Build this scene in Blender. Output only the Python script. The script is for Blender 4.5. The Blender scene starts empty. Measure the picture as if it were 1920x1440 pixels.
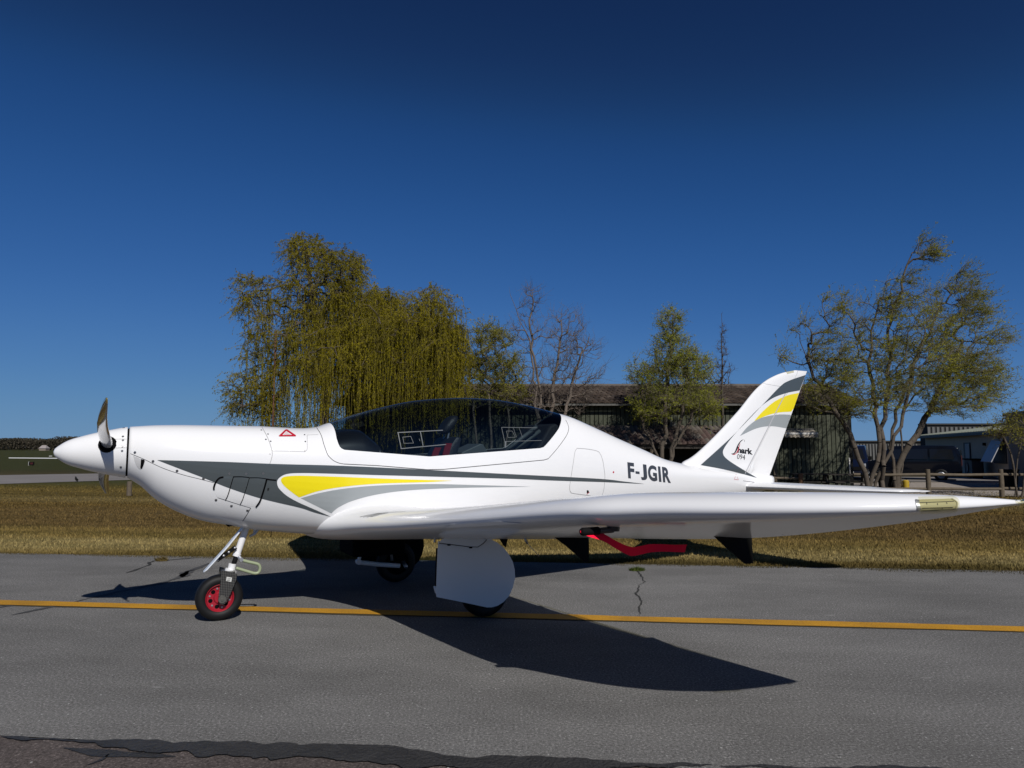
import bpy, bmesh, math, random
import numpy as np
from mathutils import Vector, Matrix
from mathutils.bvhtree import BVHTree
from mathutils.geometry import tessellate_polygon

random.seed(7)
RNG = np.random.default_rng(11)
sc = bpy.context.scene
col = sc.collection

# ------------------------------------------------------------------ camera
FPX, HZ, CAMH = 1340.0, 840.0, 1.15
PIT = math.atan((HZ - 720.0) / FPX)
cd = bpy.data.cameras.new('camera')
cam = bpy.data.objects.new('camera', cd)
col.objects.link(cam)
cd.sensor_width = 36.0
cd.lens = FPX / 1920.0 * 36.0
cd.clip_start, cd.clip_end = 0.05, 9000.0
cam.location = (0, 0, CAMH)
cam.rotation_euler = (math.radians(90) + PIT, 0, 0)
sc.camera = cam

# ------------------------------------------------------------------ sky, sun, exposure
SUN_EL, SUN_AZ = math.radians(39.7), math.radians(-22.5)     # azimuth of the light's travel, from +Y
SDIR = Vector((math.sin(SUN_AZ) * math.cos(SUN_EL), math.cos(SUN_AZ) * math.cos(SUN_EL), -math.sin(SUN_EL)))
w = bpy.data.worlds.new('World')
sc.world = w
w.use_nodes = True
wn = w.node_tree
bg = wn.nodes['Background']
sky = wn.nodes.new('ShaderNodeTexSky')
sky.sky_type = 'NISHITA'
sky.sun_disc = False
sky.sun_elevation = SUN_EL
sky.sun_rotation = math.radians(157.5)
sky.air_density, sky.dust_density, sky.ozone_density = 0.5, 0.1, 9.0
# the photograph's deep polarised-looking blue: one tone curve over the whole sky
dim = wn.nodes.new('ShaderNodeVectorMath'); dim.operation = 'SCALE'; dim.inputs[3].default_value = 0.05
cur = wn.nodes.new('ShaderNodeRGBCurve')
for ch, pts in ((0, [(0, 0), (0.014, 0.006), (0.021, 0.0125), (0.036, 0.029), (0.08, 0.075), (0.17, 0.128), (0.4, 0.17), (1, 0.20)]),
                (1, [(0, 0), (0.034, 0.024), (0.051, 0.060), (0.088, 0.113), (0.18, 0.20), (0.33, 0.265), (0.6, 0.29), (1, 0.31)]),
                (2, [(0, 0), (0.094, 0.092), (0.138, 0.21), (0.226, 0.335), (0.35, 0.42), (0.54, 0.45), (1, 0.45)])):
    c_ = cur.mapping.curves[ch]
    c_.points[0].location = pts[0]; c_.points[1].location = pts[-1]
    for p in pts[1:-1]: c_.points.new(*p)
cur.mapping.update()
und = wn.nodes.new('ShaderNodeVectorMath'); und.operation = 'SCALE'; und.inputs[3].default_value = 20.0
wn.links.new(sky.outputs[0], dim.inputs[0]); wn.links.new(dim.outputs[0], cur.inputs[1])
wn.links.new(cur.outputs[0], und.inputs[0]); wn.links.new(und.outputs[0], bg.inputs[0])
bg.inputs[1].default_value = 0.05
sl = bpy.data.lights.new('sun', 'SUN')
sl.energy, sl.angle, sl.color = 4.2, math.radians(0.5), (1.0, 0.96, 0.9)
so = bpy.data.objects.new('sun', sl)
col.objects.link(so)
so.rotation_euler = SDIR.to_track_quat('-Z', 'Y').to_euler()
so.location = (10, -20, 20)
vs = sc.view_settings
vs.view_transform, vs.look, vs.exposure, vs.gamma = 'Standard', 'None', 0.0, 1.0
vs.use_curve_mapping = False
sc.cycles.max_bounces = 8
sc.cycles.transparent_max_bounces = 24

# ------------------------------------------------------------------ helpers: tagging and rays
def tag(o, label=None, cat=None, group=None, kind=None):
    if label: o['label'] = label
    if cat: o['category'] = cat
    if group: o['group'] = group
    if kind: o['kind'] = kind
    return o

def empty(name, loc=(0, 0, 0), rz=0.0, parent=None):
    o = bpy.data.objects.new(name, None)
    o.empty_display_size = 0.2
    col.objects.link(o)
    o.location = loc
    o.rotation_euler = (0, 0, rz)
    if parent: o.parent = parent
    return o

def link_mesh(name, me, mat, parent=None, smooth=False):
    me.name = name
    if mat is not None:
        me.materials.clear()
        for m in (mat if isinstance(mat, (list, tuple)) else [mat]):
            me.materials.append(m)
    if smooth:
        me.polygons.foreach_set('use_smooth', [True] * len(me.polygons))
    o = bpy.data.objects.new(name, me)
    col.objects.link(o)
    if parent: o.parent = parent
    return o

def mesh_obj(name, verts, faces, mat, parent=None, smooth=False):
    me = bpy.data.meshes.new(name)
    me.from_pydata([tuple(v) for v in verts], [], faces)
    me.update()
    return link_mesh(name, me, mat, parent, smooth)

def np_mesh(name, V, F, mat, parent=None, smooth=False):
    """V (n,3) array, F (m,k) array with one face size"""
    V = np.asarray(V, np.float32); F = np.asarray(F, np.int32)
    me = bpy.data.meshes.new(name)
    me.vertices.add(len(V)); me.vertices.foreach_set('co', V.ravel())
    m, k = F.shape
    me.loops.add(m * k); me.loops.foreach_set('vertex_index', F.ravel())
    me.polygons.add(m)
    me.polygons.foreach_set('loop_start', np.arange(0, m * k, k, dtype=np.int32))
    me.polygons.foreach_set('loop_total', np.full(m, k, np.int32))
    me.update(calc_edges=True)
    return link_mesh(name, me, mat, parent, smooth)

def bm_obj(name, bm, mat, parent=None, smooth=False):
    me = bpy.data.meshes.new(name)
    bmesh.ops.recalc_face_normals(bm, faces=bm.faces[:])
    bm.to_mesh(me); bm.free()
    return link_mesh(name, me, mat, parent, smooth)

def clone(o, parent=None, loc=None, rot=None):
    c = o.copy()
    col.objects.link(c)
    if parent: c.parent = parent
    if loc is not None: c.location = loc
    if rot is not None: c.rotation_euler = rot
    return c

def copy_tree(o, parent=None):
    c = clone(o, parent)
    for ch in list(o.children):
        copy_tree(ch, c)
    return c

class MB:
    """collects simple solids into one mesh"""
    def __init__(s): s.v, s.f = [], []
    def add(s, v, f):
        n = len(s.v)
        s.v += [tuple(p) for p in v]
        s.f += [tuple(i + n for i in q) for q in f]
        return s
    def box(s, x0, x1, y0, y1, z0, z1):
        v = [(x0, y0, z0), (x1, y0, z0), (x1, y1, z0), (x0, y1, z0), (x0, y0, z1), (x1, y0, z1), (x1, y1, z1), (x0, y1, z1)]
        return s.add(v, [(0, 3, 2, 1), (4, 5, 6, 7), (0, 1, 5, 4), (1, 2, 6, 5), (2, 3, 7, 6), (3, 0, 4, 7)])
    def tube(s, pts, r, n=10, cap=True):
        pts = [Vector(p) for p in pts]
        rr = r if isinstance(r, (list, tuple)) else [r] * len(pts)
        rings = []
        prev = None
        for i, p in enumerate(pts):
            t = (pts[min(i + 1, len(pts) - 1)] - pts[max(i - 1, 0)]).normalized()
            if prev is None:
                a = Vector((0, 0, 1)) if abs(t.z) < 0.9 else Vector((1, 0, 0))
                u = t.cross(a).normalized()
            else:
                u = (prev - t * prev.dot(t)).normalized()
            prev = u
            b = t.cross(u)
            rings.append([p + (u * math.cos(2 * math.pi * k / n) + b * math.sin(2 * math.pi * k / n)) * rr[i] for k in range(n)])
        v = [q for ring in rings for q in ring]
        f = []
        for i in range(len(pts) - 1):
            for k in range(n):
                k2 = (k + 1) % n
                f.append((i * n + k, i * n + k2, (i + 1) * n + k2, (i + 1) * n + k))
        if cap:
            f.append(tuple(range(n - 1, -1, -1)))
            f.append(tuple((len(pts) - 1) * n + k for k in range(n)))
        return s.add(v, f)
    def lathe_y(s, prof, c=(0, 0, 0), n=40, closed=False):
        """revolve (radius, y) profile about the y axis through c"""
        v, f = [], []
        m = len(prof)
        for k in range(n):
            a = 2 * math.pi * k / n
            for r, y in prof:
                v.append((c[0] + r * math.cos(a), c[1] + y, c[2] + r * math.sin(a)))
        for k in range(n):
            k2 = (k + 1) % n
            for j in range(m if closed else m - 1):
                j2 = (j + 1) % m
                f.append((k * m + j, k2 * m + j, k2 * m + j2, k * m + j2))
        return s.add(v, f)
    def prism(s, poly, y0, y1):
        """polygon of (x,z) extruded from y0 to y1"""
        n = len(poly)
        v = [(x, y0, z) for x, z in poly] + [(x, y1, z) for x, z in poly]
        f = [tuple(range(n)), tuple(range(2 * n - 1, n - 1, -1))]
        for i in range(n):
            j = (i + 1) % n
            f.append((i, n + i, n + j, j))
        return s.add(v, f)
    def build(s, name, mat, parent=None, smooth=False, bevel=0.0, recalc=True):
        me = bpy.data.meshes.new(name)
        me.from_pydata(s.v, [], s.f)
        bm = bmesh.new(); bm.from_mesh(me)
        if recalc: bmesh.ops.recalc_face_normals(bm, faces=bm.faces[:])
        if bevel > 0:
            ed = [e for e in bm.edges if len(e.link_faces) == 2 and e.calc_face_angle(0) > 0.6]
            bmesh.ops.bevel(bm, geom=ed, offset=bevel, segments=2, profile=0.5, affect='EDGES')
        bm.to_mesh(me); bm.free()
        o = link_mesh(name, me, mat, parent, smooth)
        return o

def smooth_by_angle(o, deg=35):
    me = o.data
    me.polygons.foreach_set('use_smooth', [True] * len(me.polygons))
    try:
        me.set_sharp_from_angle(angle=math.radians(deg))
    except Exception:
        pass

def pixray(px, py):
    u, v = (px - 960.0) / FPX, (720.0 - py) / FPX
    c, s = math.cos(PIT), math.sin(PIT)
    return Vector((u, c - v * s, s + v * c))
CAM = Vector((0, 0, CAMH))

def at(px, py, Y):
    d = pixray(px, py)
    return CAM + d * (Y / d.y)

def on_ground(px, py, z=0.0):
    d = pixray(px, py)
    return CAM + d * ((z - CAMH) / d.z)

# taxiway frame and terrain
TU = Vector((0.9939, -0.1104, 0)); TV = Vector((0.1104, 0.9939, 0))
def uv(u, v, z=0.0): return Vector((TU.x * u + TV.x * v, TU.y * u + TV.y * v, z))
def terrain_v(v):
    t = np.clip((np.asarray(v, float) - 8.0) / 18.0, 0, 1)
    return -0.6 * t * t * (3 - 2 * t)
def terrain(x, y): return float(terrain_v(TV.x * x + TV.y * y))

# ------------------------------------------------------------------ materials
def new_mat(name):
    m = bpy.data.materials.new(name)
    m.use_nodes = True
    nt = m.node_tree
    return m, nt, nt.nodes['Principled BSDF']

def N(nt, t, **kw):
    n = nt.nodes.new(t)
    for k, v in kw.items(): setattr(n, k, v)
    return n

def plain(name, c, rough=0.5, metal=0.0, coat=0.0, var=0.0, vscale=8.0, bump=0.0, bscale=60.0, spec=0.5):
    m, nt, b = new_mat(name)
    b.inputs['Base Color'].default_value = (*c, 1)
    b.inputs['Roughness'].default_value = rough
    b.inputs['Metallic'].default_value = metal
    b.inputs['Coat Weight'].default_value = coat
    b.inputs['Coat Roughness'].default_value = 0.04
    b.inputs['Specular IOR Level'].default_value = spec
    tc = N(nt, 'ShaderNodeTexCoord')
    if var > 0:
        nz = N(nt, 'ShaderNodeTexNoise'); nz.inputs['Scale'].default_value = vscale; nz.inputs['Detail'].default_value = 6
        nt.links.new(tc.outputs['Object'], nz.inputs['Vector'])
        mx = N(nt, 'ShaderNodeMix', data_type='RGBA', blend_type='MIX')
        mx.inputs[6].default_value = (*[k * (1 - var) for k in c], 1)
        mx.inputs[7].default_value = (*[min(1, k * (1 + var)) for k in c], 1)
        nt.links.new(nz.outputs['Fac'], mx.inputs[0])
        nt.links.new(mx.outputs[2], b.inputs['Base Color'])
    if bump > 0:
        nb = N(nt, 'ShaderNodeTexNoise'); nb.inputs['Scale'].default_value = bscale; nb.inputs['Detail'].default_value = 4
        nt.links.new(tc.outputs['Object'], nb.inputs['Vector'])
        bp = N(nt, 'ShaderNodeBump'); bp.inputs['Strength'].default_value = bump; bp.inputs['Distance'].default_value = 0.02
        nt.links.new(nb.outputs['Fac'], bp.inputs['Height'])
        nt.links.new(bp.outputs[0], b.inputs['Normal'])
    return m

def ramp(nt, stops):
    r = N(nt, 'ShaderNodeValToRGB')
    el = r.color_ramp.elements
    el[0].position, el[0].color = stops[0][0], (*stops[0][1], 1)
    el[1].position, el[1].color = stops[-1][0], (*stops[-1][1], 1)
    for p, c in stops[1:-1]:
        e = el.new(p); e.color = (*c, 1)
    return r

def glass_mat(name, tint, base=0.035, rough=0.02):
    m = bpy.data.materials.new(name); m.use_nodes = True
    nt = m.node_tree; nt.nodes.clear()
    out = N(nt, 'ShaderNodeOutputMaterial')
    tr = N(nt, 'ShaderNodeBsdfTransparent'); tr.inputs[0].default_value = (*tint, 1)
    gl = N(nt, 'ShaderNodeBsdfGlossy'); gl.inputs['Roughness'].default_value = rough
    lw = N(nt, 'ShaderNodeLayerWeight'); lw.inputs['Blend'].default_value = 0.5
    pw = N(nt, 'ShaderNodeMath', operation='POWER'); pw.inputs[1].default_value = 5.0
    ma = N(nt, 'ShaderNodeMath', operation='MULTIPLY_ADD'); ma.inputs[1].default_value = 0.85; ma.inputs[2].default_value = base
    mx = N(nt, 'ShaderNodeMixShader')
    nt.links.new(lw.outputs['Facing'], pw.inputs[0]); nt.links.new(pw.outputs[0], ma.inputs[0])
    nt.links.new(ma.outputs[0], mx.inputs[0]); nt.links.new(tr.outputs[0], mx.inputs[1]); nt.links.new(gl.outputs[0], mx.inputs[2])
    nt.links.new(mx.outputs[0], out.inputs[0])
    return m

def leaf_mat(name, stops, trans=0.35):
    m = bpy.data.materials.new(name); m.use_nodes = True
    nt = m.node_tree; nt.nodes.clear()
    out = N(nt, 'ShaderNodeOutputMaterial')
    geo = N(nt, 'ShaderNodeNewGeometry')
    nz = N(nt, 'ShaderNodeTexNoise'); nz.inputs['Scale'].default_value = 0.7; nz.inputs['Detail'].default_value = 2
    nt.links.new(geo.outputs['Position'], nz.inputs['Vector'])
    ad = N(nt, 'ShaderNodeMath', operation='MULTIPLY_ADD'); ad.inputs[1].default_value = 0.55
    nt.links.new(geo.outputs['Random Per Island'], ad.inputs[0])
    sb = N(nt, 'ShaderNodeMath', operation='MULTIPLY_ADD'); sb.inputs[1].default_value = 1.3; sb.inputs[2].default_value = -0.42
    nt.links.new(nz.outputs['Fac'], sb.inputs[0]); nt.links.new(sb.outputs[0], ad.inputs[2])
    r = ramp(nt, stops); nt.links.new(ad.outputs[0], r.inputs[0])
    df = N(nt, 'ShaderNodeBsdfDiffuse'); tl = N(nt, 'ShaderNodeBsdfTranslucent'); mx = N(nt, 'ShaderNodeMixShader')
    mx.inputs[0].default_value = trans
    nt.links.new(r.outputs[0], df.inputs[0]); nt.links.new(r.outputs[0], tl.inputs[0])
    nt.links.new(df.outputs[0], mx.inputs[1]); nt.links.new(tl.outputs[0], mx.inputs[2])
    nt.links.new(mx.outputs[0], out.inputs[0])
    return m

def asphalt_mat(name, c, warm=(1, 1, 1)):
    m, nt, b = new_mat(name)
    geo = N(nt, 'ShaderNodeNewGeometry')
    mp = N(nt, 'ShaderNodeMapping'); mp.inputs['Rotation'].default_value = (0, 0, math.radians(6.3))
    nt.links.new(geo.outputs['Position'], mp.inputs['Vector'])
    st = N(nt, 'ShaderNodeMapping'); st.inputs['Scale'].default_value = (0.55, 1.15, 1)
    nt.links.new(mp.outputs[0], st.inputs['Vector'])
    big = N(nt, 'ShaderNodeTexNoise'); big.inputs['Scale'].default_value = 1.1; big.inputs['Detail'].default_value = 9; big.inputs['Roughness'].default_value = 0.68
    nt.links.new(st.outputs[0], big.inputs['Vector'])
    fine = N(nt, 'ShaderNodeTexNoise'); fine.inputs['Scale'].default_value = 85; fine.inputs['Detail'].default_value = 6; fine.inputs['Roughness'].default_value = 0.85
    nt.links.new(geo.outputs['Position'], fine.inputs['Vector'])
    r1 = ramp(nt, [(0.28, [k * 0.74 for k in c]), (0.5, c), (0.72, [k * 1.26 * q for k, q in zip(c, warm)])])
    nt.links.new(big.outputs['Fac'], r1.inputs[0])
    r2 = ramp(nt, [(0.34, (0.10, 0.10, 0.105)), (0.46, (0.84, 0.84, 0.84)), (0.56, (1.08, 1.08, 1.08)), (0.65, (2.9, 2.9, 2.9))])
    nt.links.new(fine.outputs['Fac'], r2.inputs[0])
    mu = N(nt, 'ShaderNodeMix', data_type='RGBA', blend_type='MULTIPLY'); mu.inputs[0].default_value = 1.0
    nt.links.new(r1.outputs[0], mu.inputs[6]); nt.links.new(r2.outputs[0], mu.inputs[7])
    # scattered pale chips
    vo = N(nt, 'ShaderNodeTexVoronoi'); vo.inputs['Scale'].default_value = 26
    nt.links.new(geo.outputs['Position'], vo.inputs['Vector'])
    lt = N(nt, 'ShaderNodeMath', operation='LESS_THAN'); lt.inputs[1].default_value = 0.11
    nt.links.new(vo.outputs['Distance'], lt.inputs[0])
    sep = N(nt, 'ShaderNodeSeparateColor'); nt.links.new(vo.outputs['Color'], sep.inputs[0])
    gt = N(nt, 'ShaderNodeMath', operation='GREATER_THAN'); gt.inputs[1].default_value = 0.9
    nt.links.new(sep.outputs[0], gt.inputs[0])
    an = N(nt, 'ShaderNodeMath', operation='MULTIPLY'); nt.links.new(lt.outputs[0], an.inputs[0]); nt.links.new(gt.outputs[0], an.inputs[1])
    m2 = N(nt, 'ShaderNodeMix', data_type='RGBA'); m2.inputs[7].default_value = (0.4, 0.4, 0.39, 1)
    nt.links.new(an.outputs[0], m2.inputs[0]); nt.links.new(mu.outputs[2], m2.inputs[6])
    # small pale scuffs, stretched along the lane
    s3 = N(nt, 'ShaderNodeMapping'); s3.inputs['Scale'].default_value = (1.3, 4.0, 1)
    nt.links.new(mp.outputs[0], s3.inputs['Vector'])
    sn = N(nt, 'ShaderNodeTexNoise'); sn.inputs['Scale'].default_value = 3.1; sn.inputs['Detail'].default_value = 5
    nt.links.new(s3.outputs[0], sn.inputs['Vector'])
    r3 = ramp(nt, [(0.70, (0, 0, 0)), (0.78, (0.6, 0.6, 0.6))]); nt.links.new(sn.outputs['Fac'], r3.inputs[0])
    m3 = N(nt, 'ShaderNodeMix', data_type='RGBA'); m3.inputs[7].default_value = (0.33, 0.33, 0.32, 1)
    nt.links.new(r3.outputs[0], m3.inputs[0]); nt.links.new(m2.outputs[2], m3.inputs[6])
    nt.links.new(m3.outputs[2], b.inputs['Base Color'])
    b.inputs['Roughness'].default_value = 0.95
    b.inputs['Specular IOR Level'].default_value = 0.06
    bp = N(nt, 'ShaderNodeBump'); bp.inputs['Strength'].default_value = 0.55; bp.inputs['Distance'].default_value = 0.006
    nt.links.new(fine.outputs['Fac'], bp.inputs['Height']); nt.links.new(bp.outputs[0], b.inputs['Normal'])
    return m

def grass_mat(name, blades):
    """dry mown grass: bands along the taxiway, patches, far green"""
    m, nt, b = new_mat(name)
    geo = N(nt, 'ShaderNodeNewGeometry')
    dot = N(nt, 'ShaderNodeVectorMath', operation='DOT_PRODUCT'); dot.inputs[1].default_value = tuple(TV)
    nt.links.new(geo.outputs['Position'], dot.inputs[0])
    mp = N(nt, 'ShaderNodeMapping'); mp.inputs['Rotation'].default_value = (0, 0, math.radians(6.3)); mp.inputs['Scale'].default_value = (0.25, 1.0, 1)
    nt.links.new(geo.outputs['Position'], mp.inputs['Vector'])
    nz = N(nt, 'ShaderNodeTexNoise'); nz.inputs['Scale'].default_value = 0.8; nz.inputs['Detail'].default_value = 7; nz.inputs['Roughness'].default_value = 0.65
    nt.links.new(mp.outputs[0], nz.inputs['Vector'])
    # v (distance) wobbled by noise, mapped 7..57 m -> 0..1
    ad = N(nt, 'ShaderNodeMath', operation='MULTIPLY_ADD'); ad.inputs[1].default_value = 3.2
    nt.links.new(nz.outputs['Fac'], ad.inputs[0]); nt.links.new(dot.outputs['Value'], ad.inputs[2])
    mr = N(nt, 'ShaderNodeMapRange'); mr.inputs[1].default_value = 8.6; mr.inputs[2].default_value = 58.6
    nt.links.new(ad.outputs[0], mr.inputs[0])
    straw, brown, pale, green, tall = (0.245, 0.195, 0.085), (0.110, 0.076, 0.030), (0.150, 0.114, 0.045), (0.056, 0.058, 0.020), (0.040, 0.043, 0.017)
    r = ramp(nt, [(0.0, (0.06, 0.048, 0.02)), (0.008, (0.10, 0.075, 0.026)), (0.024, straw), (0.04, (0.16, 0.118, 0.04)), (0.075, brown), (0.16, brown), (0.22, (0.108, 0.073, 0.024)), (0.31, pale), (0.36, (0.095, 0.070, 0.023)),
                  (0.42, (0.125, 0.092, 0.03)), (0.50, (0.075, 0.064, 0.02)), (0.56, green), (0.74, (0.062, 0.052, 0.027)), (0.86, (0.046, 0.042, 0.02)), (1.0, tall)])
    nt.links.new(mr.outputs[0], r.inputs[0])
    # patches
    n2 = N(nt, 'ShaderNodeTexNoise'); n2.inputs['Scale'].default_value = 1.7; n2.inputs['Detail'].default_value = 8; n2.inputs['Roughness'].default_value = 0.7
    nt.links.new(mp.outputs[0], n2.inputs['Vector'])
    r2 = ramp(nt, [(0.3, (0.62, 0.66, 0.6)), (0.5, (1, 1, 1)), (0.72, (1.4, 1.34, 1.25))]); nt.links.new(n2.outputs['Fac'], r2.inputs[0])
    mu = N(nt, 'ShaderNodeMix', data_type='RGBA', blend_type='MULTIPLY'); mu.inputs[0].default_value = 1.0
    nt.links.new(r.outputs[0], mu.inputs[6]); nt.links.new(r2.outputs[0], mu.inputs[7])
    n3 = N(nt, 'ShaderNodeTexNoise'); n3.inputs['Scale'].default_value = 38; n3.inputs['Detail'].default_value = 3
    nt.links.new(geo.outputs['Position'], n3.inputs['Vector'])
    r3 = ramp(nt, [(0.3, (0.5, 0.5, 0.5)), (0.5, (1, 1, 1)), (0.7, (1.6, 1.6, 1.5))])
    nt.links.new(geo.outputs['Random Per Island'] if blades else n3.outputs['Fac'], r3.inputs[0])
    if blades:
        r3.color_ramp.elements[0].position = 0.0; r3.color_ramp.elements[2].position = 1.0
        r3.color_ramp.elements[0].color = (0.6, 0.6, 0.6, 1); r3.color_ramp.elements[2].color = (1.6, 1.57, 1.5, 1)
    m2 = N(nt, 'ShaderNodeMix', data_type='RGBA', blend_type='MULTIPLY'); m2.inputs[0].default_value = 1.0
    nt.links.new(mu.outputs[2], m2.inputs[6]); nt.links.new(r3.outputs[0], m2.inputs[7])
    nt.links.new(m2.outputs[2], b.inputs['Base Color'])
    b.inputs['Roughness'].default_value = 0.95
    b.inputs['Specular IOR Level'].default_value = 0.04
    if not blades:
        bp = N(nt, 'ShaderNodeBump'); bp.inputs['Strength'].default_value = 0.8; bp.inputs['Distance'].default_value = 0.05
        nt.links.new(n3.outputs['Fac'], bp.inputs['Height']); nt.links.new(bp.outputs[0], b.inputs['Normal'])
    return m

M = {}
M['white'] = plain('white_gelcoat', (0.755, 0.755, 0.76), 0.16, var=0.015, vscale=3)
M['dark_paint'] = plain('dark_grey_paint', (0.062, 0.074, 0.080), 0.3, coat=0.5)
M['mid_paint'] = plain('light_grey_paint', (0.30, 0.325, 0.335), 0.3, coat=0.5)
M['yellow_paint'] = plain('yellow_paint', (0.80, 0.66, 0.006), 0.3, coat=0.5)
M['letter'] = plain('letter_vinyl', (0.045, 0.05, 0.062), 0.35)
M['black_vinyl'] = plain('black_vinyl', (0.012, 0.012, 0.014), 0.4)
M['red_vinyl'] = plain('red_vinyl', (0.45, 0.012, 0.03), 0.4)
M['seam'] = plain('seam_shadow_gap', (0.05, 0.05, 0.052), 0.7)
M['seam_soft'] = plain('seam_filler', (0.36, 0.36, 0.365), 0.6)
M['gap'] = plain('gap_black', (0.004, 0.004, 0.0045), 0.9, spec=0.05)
M['fastener'] = plain('fastener_steel', (0.22, 0.22, 0.23), 0.35, metal=0.8)
M['carbon'] = plain('carbon_dark', (0.018, 0.018, 0.02), 0.35, coat=0.4, var=0.4, vscale=120)
M['black'] = plain('black_matt', (0.006, 0.006, 0.0065), 0.8, var=0.3, spec=0.1)
M['interior'] = plain('interior_dark', (0.02, 0.021, 0.026), 0.75, var=0.3, vscale=20)
M['seat_dark'] = plain('seat_leather', (0.025, 0.027, 0.035), 0.5, bump=0.2)
M['seat_grey'] = plain('seat_grey', (0.11, 0.125, 0.13), 0.55)
M['belt'] = plain('belt_red', (0.22, 0.008, 0.02), 0.7)
M['canopy_glass'] = glass_mat('canopy_acrylic', (0.50, 0.56, 0.58), base=0.042)
M['clear_rail'] = plain('clear_plastic_rail', (0.12, 0.13, 0.135), 0.3)
M['rubber'] = plain('tyre_rubber', (0.006, 0.006, 0.0065), 0.6, var=0.2, vscale=30, spec=0.3)
M['rim_red'] = plain('rim_red', (0.30, 0.010, 0.022), 0.35, coat=0.2)
M['steel'] = plain('steel_grey', (0.45, 0.46, 0.48), 0.35, metal=0.7)
M['gear_white'] = plain('gear_white', (0.74, 0.74, 0.75), 0.4)
M['hose'] = plain('spring_strut_composite', (0.27, 0.31, 0.19), 0.45)
M['ribbon'] = plain('ribbon_red', (0.95, 0.006, 0.045), 0.8, bump=0.15, bscale=300, spec=0.2)
M['lens'] = glass_mat('lamp_cover', (0.9, 0.88, 0.72), base=0.06)
M['lamp_bed'] = plain('lamp_bed_cream', (0.46, 0.44, 0.31), 0.35)

# ------------------------------------------------------------------ ground, roads, markings
M['asphalt'] = asphalt_mat('taxiway_asphalt', (0.154, 0.151, 0.147))
M['asphalt_old'] = asphalt_mat('shoulder_asphalt', (0.092, 0.078, 0.074))
M['road'] = plain('far_road_asphalt', (0.17, 0.155, 0.145), 0.95, var=0.25, vscale=0.4)
M['tar'] = plain('tar_seal', (0.026, 0.025, 0.025), 0.6, var=0.6, vscale=14, bump=0.8, bscale=70)
M['tar_old'] = plain('tar_faded', (0.052, 0.052, 0.053), 0.9, var=0.3, vscale=6)
M['crack'] = plain('crack_shadow', (0.022, 0.021, 0.019), 0.95)
M['grass'] = grass_mat('dry_grass_ground', False)
M['blade'] = grass_mat('dry_grass_blades', True)
M['gravel'] = plain('pale_gravel', (0.27, 0.235, 0.2), 0.95, var=0.55, vscale=9, bump=0.6, bscale=40)

def line_paint():
    m, nt, b = new_mat('yellow_line_paint')
    geo = N(nt, 'ShaderNodeNewGeometry')
    n1 = N(nt, 'ShaderNodeTexNoise'); n1.inputs['Scale'].default_value = 130; n1.inputs['Detail'].default_value = 4; n1.inputs['Roughness'].default_value = 0.75
    n2 = N(nt, 'ShaderNodeTexNoise'); n2.inputs['Scale'].default_value = 2.0; n2.inputs['Detail'].default_value = 5
    nt.links.new(geo.outputs['Position'], n1.inputs['Vector']); nt.links.new(geo.outputs['Position'], n2.inputs['Vector'])
    r = ramp(nt, [(0.33, (0.2, 0.09, 0.006)), (0.5, (0.44, 0.215, 0.004)), (0.75, (0.54, 0.28, 0.006))])
    nt.links.new(n1.outputs['Fac'], r.inputs[0])
    r2 = ramp(nt, [(0.3, (0.75, 0.75, 0.75)), (0.6, (1.1, 1.1, 1.1))]); nt.links.new(n2.outputs['Fac'], r2.inputs[0])
    mu = N(nt, 'ShaderNodeMix', data_type='RGBA', blend_type='MULTIPLY'); mu.inputs[0].default_value = 1
    nt.links.new(r.outputs[0], mu.inputs[6]); nt.links.new(r2.outputs[0], mu.inputs[7])
    nt.links.new(mu.outputs[2], b.inputs['Base Color'])
    b.inputs['Roughness'].default_value = 0.85
    bp = N(nt, 'ShaderNodeBump'); bp.inputs['Strength'].default_value = 0.4; bp.inputs['Distance'].default_value = 0.005
    nt.links.new(n1.outputs['Fac'], bp.inputs['Height']); nt.links.new(bp.outputs[0], b.inputs['Normal'])
    return m
M['line'] = line_paint()

def grid_sheet(name, us, vs_, z_off, mat, kind='structure'):
    V, F = [], []
    for v in vs_:
        for u in us:
            p = uv(u, v, float(terrain_v(v)) + z_off)
            V.append(p)
    n = len(us)
    for j in range(len(vs_) - 1):
        for i in range(n - 1):
            F.append((j * n + i, j * n + i + 1, (j + 1) * n + i + 1, (j + 1) * n + i))
    return tag(mesh_obj(name, V, F, mat, smooth=True), kind=kind)

V_EDGE, V_TAR = 7.28, 2.74
us_far = [-4000, -1000, -300, -120, -60, -30, -15, 0, 15, 30, 60, 120, 300, 1000, 4000]
grid_sheet('ground', us_far, [-60, -20, 0, 4, 7.0] + list(np.linspace(8, 27, 30)) + [35, 50, 80, 150, 400, 1200, 5000], -0.012, M['grass'])
grid_sheet('taxiway', [-150, -40, -12, 0, 12, 40, 150], [V_TAR, V_EDGE + 0.05], 0.0, M['asphalt'])
grid_sheet('road', [-150, -40, -12, 0, 12, 40, 150], [-40, -10, V_TAR], -0.003, M['asphalt_old'])

def noise1(x, seed, octs=5, base=1.0):
    rg = np.random.default_rng(seed)
    y = np.zeros_like(x)
    for o in range(octs):
        f = base * 2 ** o
        k = rg.uniform(-1, 1, 4096)
        t = x * f + 1000.37
        i = np.floor(t).astype(int); fr = t - i; fr = fr * fr * (3 - 2 * fr)
        y += (k[i % 4096] * (1 - fr) + k[(i + 1) % 4096] * fr) * 0.55 ** o
    return y

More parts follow.
